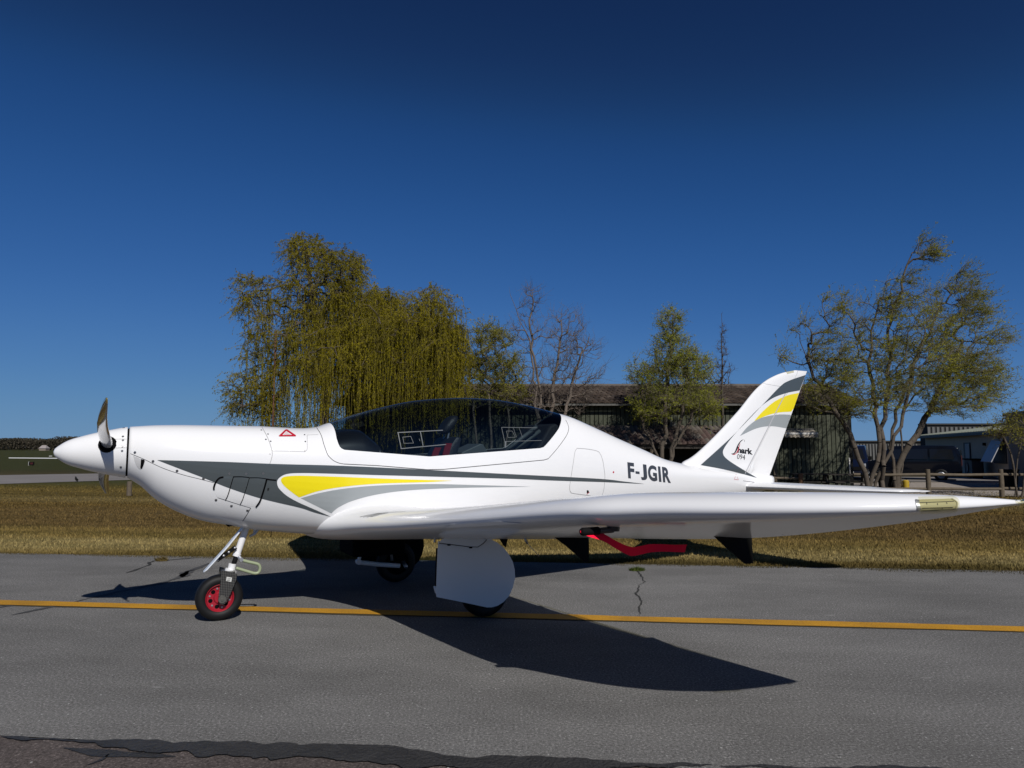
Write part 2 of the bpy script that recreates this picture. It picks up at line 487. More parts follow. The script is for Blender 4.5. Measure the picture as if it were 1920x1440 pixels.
def ground_ribbon(name, us, vlo, vhi, z, mat):
    V, F = [], []
    for u, a, b in zip(us, vlo, vhi):
        V += [uv(u, a, z), uv(u, b, z)]
    for i in range(len(us) - 1):
        F.append((2 * i, 2 * i + 2, 2 * i + 3, 2 * i + 1))
    return tag(mesh_obj(name, V, F, mat), kind='structure')

us = np.concatenate([np.linspace(-60, -8, 20)[:-1], np.arange(-8, 8, 0.012), np.linspace(8, 60, 20)])
ground_ribbon('yellow_line', us, 4.925 + 0.006 * noise1(us, 61, 6, 2.0), 5.065 + 0.006 * noise1(us, 62, 6, 2.0), 0.006, M['line'])
ground_ribbon('line_edge', us, 4.912 + 0.012 * noise1(us, 63, 6, 0.8), np.full_like(us, 4.95), 0.003, plain('old_line_paint', (0.05, 0.038, 0.014), 0.9, var=0.5, vscale=20))
# tar seal that joins the two asphalt lanes, ragged on both sides
us = np.arange(-9, 9, 0.012)
mid = V_TAR + 0.045 * noise1(us, 3, 6, 0.7) + 0.010
wid = 0.034 + 0.045 * noise1(us, 5, 7, 1.5)
ground_ribbon('tar_seal', us, mid - np.clip(wid, 0.010, 0.2) * 1.1 - 0.05 * np.clip(noise1(us, 9, 7, 2.6), 0, 1) - 0.012 * noise1(us, 12, 4, 14), mid + np.clip(wid, 0.01, 0.2) * 0.7 + 0.010 * noise1(us, 13, 4, 12), 0.004, M['tar'])

def pix_polyline_ribbon(name, pts, wpx, mat, seed, z=0.004, jit=1.0, kind='structure'):
    """a thin stain or crack on the flat asphalt, from points on the ground"""
    P = [on_ground(x, y) for x, y in pts]
    out = []
    for a, b in zip(P, P[1:]):
        n = max(2, int((b - a).length / 0.02))
        out += [a.lerp(b, k / n) for k in range(n)]
    out.append(P[-1])
    s = np.arange(len(out)) * 0.02
    j = noise1(s, seed, 5, 4.0) * 0.012 * jit
    wv = wpx * (1 + 0.6 * noise1(s, seed + 1, 4, 5.0))
    V, F = [], []
    for i, p in enumerate(out):
        t = (out[min(i + 1, len(out) - 1)] - out[max(i - 1, 0)]).normalized()
        nrm = Vector((-t.y, t.x, 0))
        e = min(1.0, 0.15 + min(i, len(out) - 1 - i) / 6)
        ww = max(0.002, wv[i]) * e
        c = p + nrm * j[i]
        V += [Vector((*(c - nrm * ww).xy, z)), Vector((*(c + nrm * ww).xy, z))]
    for i in range(len(out) - 1):
        F.append((2 * i, 2 * i + 2, 2 * i + 3, 2 * i + 1))
    return tag(mesh_obj(name, V, F, mat), kind=kind)

pix_polyline_ribbon('crack', [(1193, 1066), (1203, 1078), (1207, 1090), (1197, 1103), (1195, 1118), (1202, 1132), (1199, 1146), (1201, 1156)], 0.006, M['crack'], 21, jit=2.2)
pix_polyline_ribbon('crack', [(238, 1075), (262, 1064), (290, 1052), (330, 1049), (372, 1046)], 0.011, M['crack'], 31, jit=2.5)
pix_polyline_ribbon('tar_stain', [(20, 1154), (90, 1140), (170, 1122), (250, 1105), (318, 1090), (340, 1082), (352, 1072), (392, 1056)], 0.022, M['tar_old'], 41, jit=1.2)
pix_polyline_ribbon('tar_stain', [(342, 1083), (352, 1074), (366, 1069)], 0.06, M['tar_old'], 43, jit=1.2)
pix_polyline_ribbon('tar_stain', [(-10, 1142), (15, 1137), (34, 1136)], 0.016, M['tar_old'], 47)
pix_polyline_ribbon('tar_stain', [(262, 1068), (276, 1066), (292, 1065)], 0.012, M['tar_old'], 49)
# runs of tar below the seal at the lower left
pix_polyline_ribbon('tar_stain', [(120, 1402), (175, 1412), (250, 1415), (330, 1418)], 0.02, M['tar'], 51, z=0.001)
pix_polyline_ribbon('tar_stain', [(165, 1434), (188, 1425), (202, 1414)], 0.014, M['tar'], 53, z=0.001)

# second road across the field
def flat_poly(name, pts, z_off, mat):
    V = [Vector((x, y, terrain(x, y) + z_off)) for x, y in pts]
    return tag(mesh_obj(name, V, [tuple(range(len(V)))], mat), kind='structure')
lo = [(-200, -48), (-60, 16), (-25, 35.1), (-21.2, 39.5), (-10, 43), (10, 38.5), (40, 36)]
hi = [(-200, -20), (-60, 33), (-33, 46.5), (-27, 50.5), (-10, 53), (10, 45.5), (40, 42)]
V = [Vector((x, y, -0.594)) for x, y in lo] + [Vector((x, y, -0.594)) for x, y in hi]
n = len(lo)
tag(mesh_obj('path', V, [(i, i + 1, n + i + 1, n + i) for i in range(n - 1)], M['road']), kind='structure')
flat_poly('gravel_yard', [(11.0, 27.4), (30, 24.5), (34, 36), (14, 37.5)], 0.004, M['gravel'])

# ------------------------------------------------------------------ grass blades (nobody could count them)
def grass_blades():
    out = []
    def scatter(n, u0, u1, v0, v1, hmin, hmax, wd):
        u = RNG.uniform(u0, u1, n); v = v0 + (v1 - v0) * RNG.uniform(0, 1, n) ** 1.3
        return u, v, RNG.uniform(hmin, hmax, n), np.full(n, wd)
    parts = [scatter(30000, -9, 9, 7.22, 7.75, 0.006, 0.024, 0.004),
             scatter(9000, -9, 9, 7.12, 7.32, 0.004, 0.020, 0.005),
             scatter(95000, -11, 11, 7.5, 11, 0.006, 0.026, 0.005),
             scatter(80000, -16, 16, 11, 17, 0.008, 0.03, 0.007),
             scatter(60000, -26, 26, 17, 27, 0.01, 0.04, 0.011),
             scatter(20000, -34, 16, 27, 31.5, 0.015, 0.05, 0.016)]
    u, v, h, wd = [np.concatenate(q) for q in zip(*parts)]
    keep = v > V_EDGE - 0.10 * (1 + noise1(u, 77, 5, 0.8)) + 0.05
    u, v, h, wd = u[keep], v[keep], h[keep], wd[keep]
    n = len(u)
    x = TU.x * u + TV.x * v; y = TU.y * u + TV.y * v; z = terrain_v(v) - 0.012
    a = RNG.uniform(0, 2 * np.pi, n); dx, dy = np.cos(a) * wd, np.sin(a) * wd
    l = RNG.uniform(0, 2 * np.pi, n); k = RNG.uniform(0.2, 1.4, n) * h
    Vv = np.empty((n, 3, 3))
    Vv[:, 0] = np.stack([x - dx, y - dy, z], 1); Vv[:, 1] = np.stack([x + dx, y + dy, z], 1)
    Vv[:, 2] = np.stack([x + np.cos(l) * k, y + np.sin(l) * k, z + h + 0.01], 1)
    o = np_mesh('grass', Vv.reshape(-1, 3), np.arange(3 * n).reshape(-1, 3), M['blade'])
    tag(o, kind='stuff')
grass_blades()

# weeds growing in the cracks
M['weed'] = leaf_mat('weed_leaves', [(0.0, (0.03, 0.05, 0.012)), (1.0, (0.10, 0.12, 0.03))], 0.3)
M['weed_dry'] = leaf_mat('dry_weed_leaves', [(0.0, (0.07, 0.055, 0.02)), (1.0, (0.22, 0.16, 0.06))], 0.3)
def weed(px, py, rx, ry, n, mat, label, h=0.05):
    c = on_ground(px, py)
    Vv, F = [], []
    for i in range(n):
        a = random.uniform(0, 6.28); r = math.sqrt(random.random())
        x, y = rx * r * math.cos(a), ry * r * math.sin(a)
        l = random.uniform(0, 6.28); hh = h * random.uniform(0.3, 1) * (1.1 - r * 0.6); ww = 0.005
        b = len(Vv)
        Vv += [(x - ww, y, 0), (x + ww, y, 0), (x + math.cos(l) * hh, y + math.sin(l) * hh, hh)]
        F.append((b, b + 1, b + 2))
    o = mesh_obj('weed', Vv, F, mat)
    o.location = (c.x, c.y, 0.003)
    tag(o, label, 'weed', 'weeds growing in the asphalt cracks')
weed(1194, 1070, 0.075, 0.05, 220, M['weed'], 'small green weed at the top of the asphalt crack beside the wing shadow', 0.05)
weed(303, 1052, 0.06, 0.035, 160, M['weed_dry'], 'small dry brown weed in the crack left of the nose wheel', 0.07)

# ------------------------------------------------------------------ barn
M['board'] = plain('green_board', (0.046, 0.052, 0.031), 0.75, var=0.28, vscale=2.5, bump=0.2, bscale=30)
M['board_b'] = plain('green_board_weathered', (0.039, 0.045, 0.027), 0.8, var=0.3, vscale=2.5, bump=0.2, bscale=30)
M['board_c'] = plain('green_board_pale', (0.052, 0.058, 0.036), 0.75, var=0.25, vscale=2.5, bump=0.2, bscale=30)
M['barn_dark'] = plain('barn_inner_dark', (0.008, 0.008, 0.007), 0.9)
M['tile'] = plain('roof_tile_brown', (0.075, 0.056, 0.044), 0.9, var=0.6, vscale=2.2, bump=0.3, bscale=30)
M['tile_b'] = plain('roof_tile_red_brown', (0.072, 0.045, 0.038), 0.9, var=0.35, vscale=3, bump=0.3, bscale=30)
M['tile_c'] = plain('roof_tile_grey', (0.10, 0.085, 0.073), 0.9, var=0.35, vscale=3, bump=0.3, bscale=30)
M['gutter'] = plain('gutter_grey', (0.085, 0.083, 0.075), 0.6)
M['wood_old'] = plain('weathered_wood', (0.105, 0.082, 0.058), 0.85, var=0.4, vscale=12, bump=0.4, bscale=60)
M['wood_brown'] = plain('brown_wood', (0.14, 0.075, 0.035), 0.85, var=0.35, vscale=12, bump=0.3, bscale=60)
M['wood_dark'] = plain('dark_wood', (0.028, 0.023, 0.018), 0.85, var=0.4, vscale=10)

def tile_mat():
    m, nt, b = new_mat('roof_tile_mix')
    geo = N(nt, 'ShaderNodeNewGeometry')
    r = ramp(nt, [(0.0, (0.020, 0.015, 0.012)), (0.35, (0.045, 0.033, 0.026)), (0.7, (0.070, 0.052, 0.041)), (1.0, (0.115, 0.093, 0.077))])
    nz = N(nt, 'ShaderNodeTexNoise'); nz.inputs['Scale'].default_value = 1.2; nz.inputs['Detail'].default_value = 6
    nt.links.new(geo.outputs['Position'], nz.inputs['Vector'])
    mu = N(nt, 'ShaderNodeMath', operation='MULTIPLY_ADD'); mu.inputs[1].default_value = 0.6
    sb = N(nt, 'ShaderNodeMath', operation='MULTIPLY_ADD'); sb.inputs[1].default_value = 1.0; sb.inputs[2].default_value = -0.3
    nt.links.new(nz.outputs['Fac'], sb.inputs[0]); nt.links.new(sb.outputs[0], mu.inputs[2])
    nt.links.new(geo.outputs['Random Per Island'], mu.inputs[0]); nt.links.new(mu.outputs[0], r.inputs[0])
    nt.links.new(r.outputs[0], b.inputs['Base Color']); b.inputs['Roughness'].default_value = 0.92; b.inputs['Specular IOR Level'].default_value = 0.2
    return m
M['tile_mix'] = tile_mat()
BY, BX0, BX1, BZ = 30.0, -7.0, 14.26, -0.62
barn = empty('barn', (BX0, BY, BZ))
tag(barn, 'long dark green boarded barn with brown tiled roof behind the aircraft tail', 'barn')
H_WALL = 3.55
MB().box(0, BX1 - BX0, 0.06, 6.0, 0, H_WALL).build('wall', M['barn_dark'], barn)
pitch = 0.1835
bm_ = MB().box(0, 0.154, 0.0, 0.024, 0, H_WALL - 0.02)
board0 = bm_.build('board', M['board'], barn, bevel=0.004)
nb = int((BX1 - BX0) / pitch)
for i in range(nb):
    o = board0 if i == 0 else clone(board0, barn)
    o.location = (i * pitch + 0.01, -0.002 - random.uniform(0, 0.008), random.uniform(0, 0.015))
    o.rotation_euler = (0, 0, random.uniform(-0.012, 0.012))
    if i:
        o.data = board0.data
bd2, bd3 = board0.data.copy(), board0.data.copy()
bd2.materials[0] = M['board_b']; bd3.materials[0] = M['board_c']
for k, ch in enumerate([c for c in barn.children if c.name.startswith('board')]):
    ch.data = (board0.data, bd2, bd3)[(k * 7 + k // 3) % 3]

def tile_field(w_, depth, rise, rows, waves, seed, amp=0.045, step=0.05):
    """rows of interlocking wavy tiles on a slope, each row a step proud of the next"""
    rg = np.random.default_rng(seed)
    V, F = [], []
    seg = 6
    pw = w_ / waves
    for r in range(rows):
        y0, y1 = depth * r / rows, depth * (r + 1) / rows + 0.04
        for q in range(waves):
            b = len(V); j = rg.uniform(-0.008, 0.008); jx = 0.5 * pw * (r % 2)
            z0, z1 = rise * r / rows + step + j, rise * (r + 1) / rows + 0.004
            for y, z, a in ((y0, z0 - step * 0.9, 0.6), (y0, z0, 1), (y1, z1, 1)):
                for i in range(seg + 1):
                    V.append((q * pw + jx + pw * 0.97 * i / seg, y, z + a * amp * math.sin(math.pi * i / seg)))
            n = seg + 1
            for k in range(2):
                for i in range(seg): F.append((b + k * n + i, b + k * n + i + 1, b + (k + 1) * n + i + 1, b + (k + 1) * n + i))
    return V, F
    n = waves * seg + 1
    for r in range(rows):
        y0, y1 = depth * r / rows, depth * (r + 1) / rows + 0.03
        z0, z1 = rise * r / rows + step, rise * (r + 1) / rows + 0.002
        base = len(V)
        jz = np.repeat(rg.uniform(-0.006, 0.006, waves + 1), seg)[:n]
        for q, (y, z) in enumerate(((y0, z0 - step), (y0, z0), (y1, z1))):
            for i in range(n):
                ph = i / seg * 2 * math.pi
                zz = z + (amp * (0.5 + 0.5 * math.cos(ph)) if q else 0) + (jz[i] if q == 1 else 0)
                V.append((w_ * i / (n - 1), y, zz))
        for q in range(2):
            for i in range(n - 1):
                F.append((base + q * n + i, base + q * n + i + 1, base + (q + 1) * n + i + 1, base + (q + 1) * n + i))
    return V, F
V, F = tile_field(BX1 - BX0 + 0.8, 3.5, 1.02, 7, 96, 3)
rt = mesh_obj('roof_tiles', V, F, M['tile_mix'], barn)
rt.location = (-0.4, -0.33, 3.62); tag(rt, kind='stuff')
roofb = MB()
roofb.add([(-0.4, -0.32, 3.60), (BX1 - BX0 + 0.4, -0.32, 3.60), (BX1 - BX0 + 0.4, 3.2, 4.63), (-0.4, 3.2, 4.63), (-0.4, 6.6, 3.6), (BX1 - BX0 + 0.4, 6.6, 3.6)],
          [(0, 1, 2, 3), (3, 2, 5, 4), (0, 3, 4), (1, 5, 2), (0, 4, 5, 1)])
roofb.build('roof', M['tile'], barn)
MB().tube([(-0.4, 3.18, 4.66), (BX1 - BX0 + 0.4, 3.18, 4.66)], 0.09, 8).build('ridge_cap', M['tile_c'], barn, smooth=True)
MB().box(-0.4, BX1 - BX0 + 0.4, -0.42, -0.33, 3.52, 3.60).build('gutter', M['gutter'], barn)

# lean-to: posts, tiles picked out one by one
LX0, LX1 = (1090 - 960) / FPX * 30 - BX0, (1425 - 960) / FPX * 30 - BX0
lr = MB()
lr.add([(LX0, -2.05, 1.90), (LX1, -2.05, 1.90), (LX1, -0.03, 2.62), (LX0, -0.03, 2.62), (LX0, -2.05, 1.86), (LX1, -2.05, 1.86), (LX1, -0.03, 2.58), (LX0, -0.03, 2.58)],
       [(0, 1, 2, 3), (7, 6, 5, 4), (0, 4, 5, 1), (3, 2, 6, 7), (1, 5, 6, 2), (0, 3, 7, 4)])
lean = lr.build('lean_to_roof', M['wood_dark'], barn)
TW, TD = 0.196, 0.56
tv, tf = [], []
for j, (yy, zz) in enumerate(((0, 0.0), (0, 0.03), (TD + 0.05, 0.012))):
    for i in range(7):
        a = i / 6
        tv.append((a * TW, yy, zz + (0.065 * math.sin(math.pi * a) if j else 0)))
for j in range(2):
    for i in range(6):
        tf.append((j * 7 + i, j * 7 + i + 1, (j + 1) * 7 + i + 1, (j + 1) * 7 + i))
tiles = []
for mi in ('tile', 'tile_b', 'tile_c'):
    t0 = mesh_obj('roof_tile', tv, tf, M[mi], lean, smooth=True)
    tiles.append(t0)
slope = math.atan2(0.72, 2.02)
k = 0
used_first = [False] * 3
for r in range(4):
    for c in range(int((LX1 - LX0) / TW)):
        mi = random.choice([0, 1, 1, 2]) if r < 3 else random.choice([2, 2, 0])
        if not used_first[mi]:
            o = tiles[mi]; used_first[mi] = True
        else:
            o = clone(tiles[mi], lean)
        s = r * 0.535
        o.location = (LX0 + c * TW, -2.10 + s * math.cos(slope), 1.915 + s * math.sin(slope) + random.uniform(-0.006, 0.006))
        o.rotation_euler = (slope, random.uniform(-0.02, 0.02), random.uniform(-0.015, 0.015))
MB().box(LX0, LX1, -2.0, -1.92, 1.74, 1.86).build('eave_beam', M['wood_dark'], barn)
for x in (LX0 + 0.1, LX0 + 2.55, LX0 + 4.9, LX1 - 0.15):
    MB().box(x - 0.06, x + 0.06, -1.98, -1.86, 0, 1.74).build('post', M['wood_old'], barn)
MB().box(LX0 + 0.3, LX1 - 0.3, -0.06, -0.035, 0.02, 2.45).build('open_bay_shade', M['barn_dark'], barn)  # flat dark sheet painting the shade of the open bay
# small ventilator on the wall
c = at(1262, 797, 29.8)
MB().box(c.x - BX0 - 0.12, c.x - BX0 + 0.12, -0.14, -0.03, c.z - BZ - 0.12, c.z - BZ + 0.12).build('ventilator', M['gutter'], barn, bevel=0.01)

# awning on the barn wall
M['awning'] = plain('awning_cloth', (0.36, 0.32, 0.26), 0.85, var=0.15, vscale=6)
M['awning_bar'] = plain('awning_bar', (0.62, 0.60, 0.56), 0.5)
ax0, ax1 = at(1440, 812, 29.5).x - BX0, at(1533, 812, 29.5).x - BX0
az = at(1500, 812, 29.5).z - BZ
aw = MB()
aw.add([(ax0, -0.05, az + 0.16), (ax1, -0.05, az + 0.16), (ax1, -0.52, az + 0.01), (ax0, -0.52, az + 0.01)], [(0, 1, 2, 3)])
awo = aw.build('awning', M['awning'], barn)
MB().box(ax0, ax1, -0.57, -0.51, az - 0.06, az + 0.02).build('front_bar', M['awning_bar'], awo, bevel=0.008)
vv, ff = [], []
nn = 80
for i in range(nn + 1):
    x = ax0 + (ax1 - ax0) * i / nn
    t = i / nn * 11
    vv += [(x, -0.545 + 0.02 * math.sin(t * 6.28), az - 0.062), (x, -0.545 + 0.03 * math.sin(t * 6.28), az - 0.20 + 0.035 * abs(math.sin(t * math.pi)))]
for i in range(nn):
    ff.append((2 * i, 2 * i + 2, 2 * i + 3, 2 * i + 1))
mesh_obj('valance', vv, ff, M['awning'], awo, smooth=True)
MB().box(ax0, ax1, -0.14, -0.03, az + 0.10, az + 0.2).build('cassette', M['gutter'], awo)
# downpipe at the barn corner
dp = at(1594, 870, 29.9)
MB().tube([(dp.x - BX0, -0.05, 0.62), (dp.x - BX0, -0.05, 1.36)], 0.028, 8).build('downpipe', M['awning_bar'], barn, smooth=True)

# ------------------------------------------------------------------ rail fence
M['rail'] = plain('fence_wood', (0.10, 0.078, 0.052), 0.85, var=0.4, vscale=9, bump=0.4, bscale=50)
M['rail_b'] = plain('fence_wood_brown', (0.17, 0.085, 0.04), 0.85, var=0.35, vscale=9, bump=0.3, bscale=50)
fy = 26.0
fence = empty('rail_fence', (at(1740, 930, fy).x, fy, -0.6))
tag(fence, 'low round-pole rail fence with two rails in front of the parked vans', 'fence')
fx = [at(p, 900, fy).x - fence.location.x for p in (1600, 1740, 1877, 2010)]
for i, x in enumerate(fx[1:], 1):
    po = MB().tube([(x, 0, 0), (x + 0.01, 0, 0.5), (x, 0, 0.985)], [0.085, 0.083, 0.08], 12).build('post', M['rail'], fence, smooth=True)
    smooth_by_angle(po)
for (za, zb) in ((0.80, 0.80), (0.30, 0.28)):
    for i in range(3):
        y = -0.07 if i % 2 else -0.02
        r_ = MB().tube([(fx[i] + 0.02, y + 0.05, za), ((fx[i] + fx[i + 1]) / 2, y + 0.05, za - 0.02), (fx[i + 1] - 0.02, y + 0.05, zb)], 0.052, 10).build('rail', M['rail'], fence)
        smooth_by_angle(r_)
fence2 = empty('rail_fence', (at(1502, 905, 27.5).x, 27.5, -0.6))
tag(fence2, 'short brown post with one rail in front of the barn wall', 'fence')
smooth_by_angle(MB().tube([(0, 0, 0), (0, 0, 0.78)], 0.08, 12).build('post', M['rail_b'], fence2))
smooth_by_angle(MB().tube([(-3.2, 0.1, 0.62), (0, 0.09, 0.6)], 0.045, 10).build('rail', M['wood_old'], fence2))
lone = MB().tube([(0, 0, 0), (0, 0, 0.52)], 0.09, 10).build('wooden_post', M['wood_old'])
smooth_by_angle(lone)
pl = at(243, 907, 26.5); lone.location = (pl.x, 26.5, terrain(pl.x, 26.5))
tag(lone, 'short wooden post standing in the grass below the propeller spinner', 'post')

# ------------------------------------------------------------------ picnic tables
def picnic(px, Y, rz, label):
    t = empty('picnic_table', (at(px, 900, Y).x, Y, -0.6), rz)
    tag(t, label, 'picnic table', 'dark picnic tables by the barn')
    for k in range(5):
        MB().box(-0.95, 0.95, -0.36 + k * 0.15, -0.23 + k * 0.15, 0.70, 0.74).build('plank', M['wood_dark'], t)
    for s in (-1, 1):
        MB().box(-0.95, 0.95, s * 0.72 - 0.13, s * 0.72 + 0.13, 0.42, 0.46).build('bench', M['wood_dark'], t)
        for q in (-1, 1):
            MB().tube([(s * 0.7, q * 0.2, 0.70), (s * 0.7, q * 0.62, 0.0)], 0.045, 6).build('leg', M['wood_dark'], t)
        MB().box(s * 0.7 - 0.03, s * 0.7 + 0.03, -0.8, 0.8, 0.37, 0.42).build('crossbar', M['wood_dark'], t)
picnic(1525, 28.6, 0.05, 'dark picnic table standing against the green boards under the awning')
picnic(1583, 28.2, -0.25, 'dark picnic table beside the forked willow trunk at the barn corner')

# ------------------------------------------------------------------ pale building with green roof
M['render_wall'] = plain('pale_render', (0.48, 0.385, 0.285), 0.9, var=0.08, vscale=2, bump=0.1)
M['green_roof'] = plain('green_sheet_roof', (0.15, 0.165, 0.125), 0.6, var=0.15, vscale=1.5)
M['dark_trim'] = plain('dark_trim', (0.03, 0.032, 0.034), 0.6)
M['door_grey'] = plain('grey_door', (0.19, 0.20, 0.22), 0.5)
WD = Vector((0.3183, 0.948, 0)); WN = Vector((-0.948, 0.3183, 0))
W0 = at(1895, 905, 38.7); W0.z = -0.66
def wbox(mb, s0, s1, d0, d1, z0, z1):
    """box along the wall: s from the near corner away, d outwards"""
    q = []
    for z in (z0, z1):
        for s, d in ((s0, d0), (s1, d0), (s1, d1), (s0, d1)):
            p = WD * s + WN * d; q.append((p.x, p.y, z))
    return mb.add(q, [(0, 3, 2, 1), (4, 5, 6, 7), (0, 1, 5, 4), (1, 2, 6, 5), (2, 3, 7, 6), (3, 0, 4, 7)])
bld = empty('clubhouse', tuple(W0))
tag(bld, 'low pale rendered building with green sheet roof and grey door on the right', 'building')
wbox(MB(), 0, 19.6, -9.0, 0, 0, 2.80).build('wall', M['render_wall'], bld)
wbox(MB(), 0, 19.6, 0.002, 0.12, 0, 0.14).build('plinth', M['dark_trim'], bld)
# ridge runs along the wall, set back
rf = MB()
def wp(s, d, z): p = WD * s + WN * d; return (p.x, p.y, z)
rf.add([wp(-0.3, 0.55, 2.78), wp(20, 0.55, 2.78), wp(20, -5.5, 3.55), wp(-0.3, -5.5, 3.55), wp(-0.3, -9.5, 2.9), wp(20, -9.5, 2.9),
        wp(-0.3, 0.55, 2.70), wp(20, 0.55, 2.70)], [(0, 3, 2, 1), (3, 4, 5, 2), (0, 1, 7, 6)])
roof = rf.build('roof', M['green_roof'], bld)
ribs = MB()
for i in range(62):
    s = -0.25 + i * 0.33
    ribs.add([wp(s, 0.56, 2.785), wp(s + 0.09, 0.56, 2.785), wp(s + 0.09, -5.5, 3.56), wp(s, -5.5, 3.56), wp(s + 0.02, 0.56, 2.83), wp(s + 0.07, 0.56, 2.83), wp(s + 0.07, -5.5, 3.605), wp(s + 0.02, -5.5, 3.605)],
             [(4, 5, 6, 7), (0, 4, 7, 3), (1, 2, 6, 5), (0, 1, 5, 4)])
tag(ribs.build('roof_ribs', M['green_roof'], roof), kind='stuff')
wbox(MB(), -0.3, 20, 0.50, 0.56, 2.56, 2.70).build('fascia', M['dark_trim'], bld)
s_door = 7.1
df_ = wbox(MB(), s_door - 0.06, s_door + 1.45, 0.003, 0.05, 0, 2.16).build('door_frame', M['dark_trim'], bld)
dr = wbox(MB(), s_door, s_door + 0.9, 0.052, 0.09, 0.05, 2.08).build('door', M['door_grey'], bld)
wbox(MB(), s_door + 0.75, s_door + 0.85, 0.092, 0.13, 1.0, 1.06).build('handle', M['steel'], dr)
wl = wbox(MB(), 3.9, 4.12, 0.002, 0.14, 1.95, 2.12).build('wall_lamp', M['black'], bld, bevel=0.02)
# leaning pale board under the eave
lb = MB()
lb.add([wp(0.4, 0.12, 2.35), wp(2.3, 0.12, 2.35), wp(2.3, 0.75, 1.05), wp(0.4, 0.75, 1.05), wp(0.4, 0.08, 2.35), wp(2.3, 0.08, 2.35), wp(2.3, 0.71, 1.03), wp(0.4, 0.71, 1.03)],
       [(0, 1, 2, 3), (7, 6, 5, 4), (0, 4, 5, 1), (2, 6, 7, 3), (1, 5, 6, 2), (0, 3, 7, 4)])
lb.build('window_shutter', plain('shutter_pale', (0.36, 0.37, 0.40), 0.5), bld)
wbox(MB(), 0.3, 2.5, 0.01, 0.05, 0.95, 2.3).build('window', M['dark_trim'], bld)
# wall-side air unit
acp = W0 + WD * 3.6 + WN * 0.75
ac = empty('air_unit', (acp.x, acp.y, -0.6), math.atan2(WD.y, WD.x))
tag(ac, 'dark boxy air-conditioning unit standing by the pale building wall', 'air conditioner')
MB().box(-0.75, 0.75, -0.3, 0.3, 0.12, 1.05).build('casing', M['dark_trim'], ac, bevel=0.02)
MB().box(-0.85, 0.85, -0.4, 0.4, 1.052, 1.13).build('lid', M['black'], ac, bevel=0.01)
MB().lathe_y([(0.0, 0), (0.26, 0), (0.3, 0.02), (0.3, 0.05)], (0.2, 0.302, 0.6), 24).build('fan_grille', plain('grille_grey', (0.14, 0.14, 0.14), 0.5), ac)
for s in (-0.6, 0.6):
    MB().box(s - 0.06, s + 0.06, -0.25, 0.25, 0, 0.118).build('foot', M['black'], ac)

# brown block at the right edge
bp_ = at(1893, 905, 35.5)
blk = empty('brick_shed', (bp_.x, bp_.y, -0.64))
tag(blk, 'brown blockwork shed cut off by the right edge of the picture', 'shed')
M['block'] = plain('brown_block', (0.20, 0.165, 0.135), 0.9, var=0.2, vscale=3, bump=0.3, bscale=20)
s_ = MB()
wbox(s_, -9.0, 0.0, -5.0, 0.0, 0, 3.35)
s_.build('wall', M['block'], blk)
wbox(MB(), -9.1, 0.1, -5.1, 0.1, 3.352, 3.50).build('coping', M['dark_trim'], blk)

# far ribbed hangars
M['rib_light'] = plain('ribbed_sheet', (0.10, 0.10, 0.095), 0.6)
M['rib_dark'] = plain('ribbed_sheet_gap', (0.02, 0.02, 0.02), 0.8)
def hangar(px0, px1, pytop, Y, pitch_, label, dep=12):
    a, b = at(px0, pytop, Y), at(px1, pytop, Y)
    h = empty('hangar', ((a.x + b.x) / 2, Y, -0.6))
    tag(h, label, 'hangar', 'far ribbed sheet hangars')
    L, Z = b.x - a.x, a.z + 0.6
    MB().box(-L / 2, L / 2, 0, dep, 0, Z).build('wall', M['rib_dark'], h)
    rb = MB()
    for i in range(int(L / pitch_)):
        x = -L / 2 + i * pitch_
        rb.box(x, x + pitch_ * 0.52, -0.09, -0.003, 0, Z - 0.18)
    tag(rb.build('wall_ribs', M['rib_light'], h), kind='stuff')
    MB().box(-L / 2 - 0.1, L / 2 + 0.1, -0.15, dep + 0.1, Z + 0.002, Z + 0.15).build('roof', M['rib_dark'], h)
hangar(1560, 1726, 829, 70, 0.30, 'low grey ribbed hangar seen between the willow trunks')
hangar(1738, 1960, 797, 66, 0.42, 'taller ribbed hangar rising behind the green sheet roof', 1.2)

# bin, yellow bollard
binp = at(1663, 905, 27.6)
bn = empty('waste_bin', (binp.x, 27.6, -0.6)); tag(bn, 'black wheelie bin between the two willow trunks', 'bin')
MB().add([(-.2, -.2, .03), (.2, -.2, .03), (.2, .2, .03), (-.2, .2, .03), (-.26, -.26, .8), (.26, -.26, .8), (.26, .26, .8), (-.26, .26, .8)],
         [(0, 3, 2, 1), (4, 5, 6, 7), (0, 1, 5, 4), (1, 2, 6, 5), (2, 3, 7, 6), (3, 0, 4, 7)]).build('body', M['black'], bn, bevel=0.02)
MB().box(-.28, .28, -.3, .28, .803, .85).build('lid', M['black'], bn, bevel=0.02)
bin2 = copy_tree(bn); p_ = at(1893, 912, 30.5); bin2.location = (p_.x, 30.5, -0.6)
bin2['label'] = 'black wheelie bin standing beside the small tree at the right edge'
for b_ in (bn, bin2): b_['group'] = 'black wheelie bins'
yb = MB().tube([(0, 0, 0), (0, 0, 0.46), (0, 0, 0.5)], [0.115, 0.115, 0.08], 16).build('bollard', plain('yellow_bollard', (0.36, 0.24, 0.01), 0.6))
smooth_by_angle(yb); p_ = at(1699, 915, 28.2); yb.location = (p_.x, 28.2, -0.6)
tag(yb, 'short yellow bollard at the foot of the second willow trunk', 'bollard')

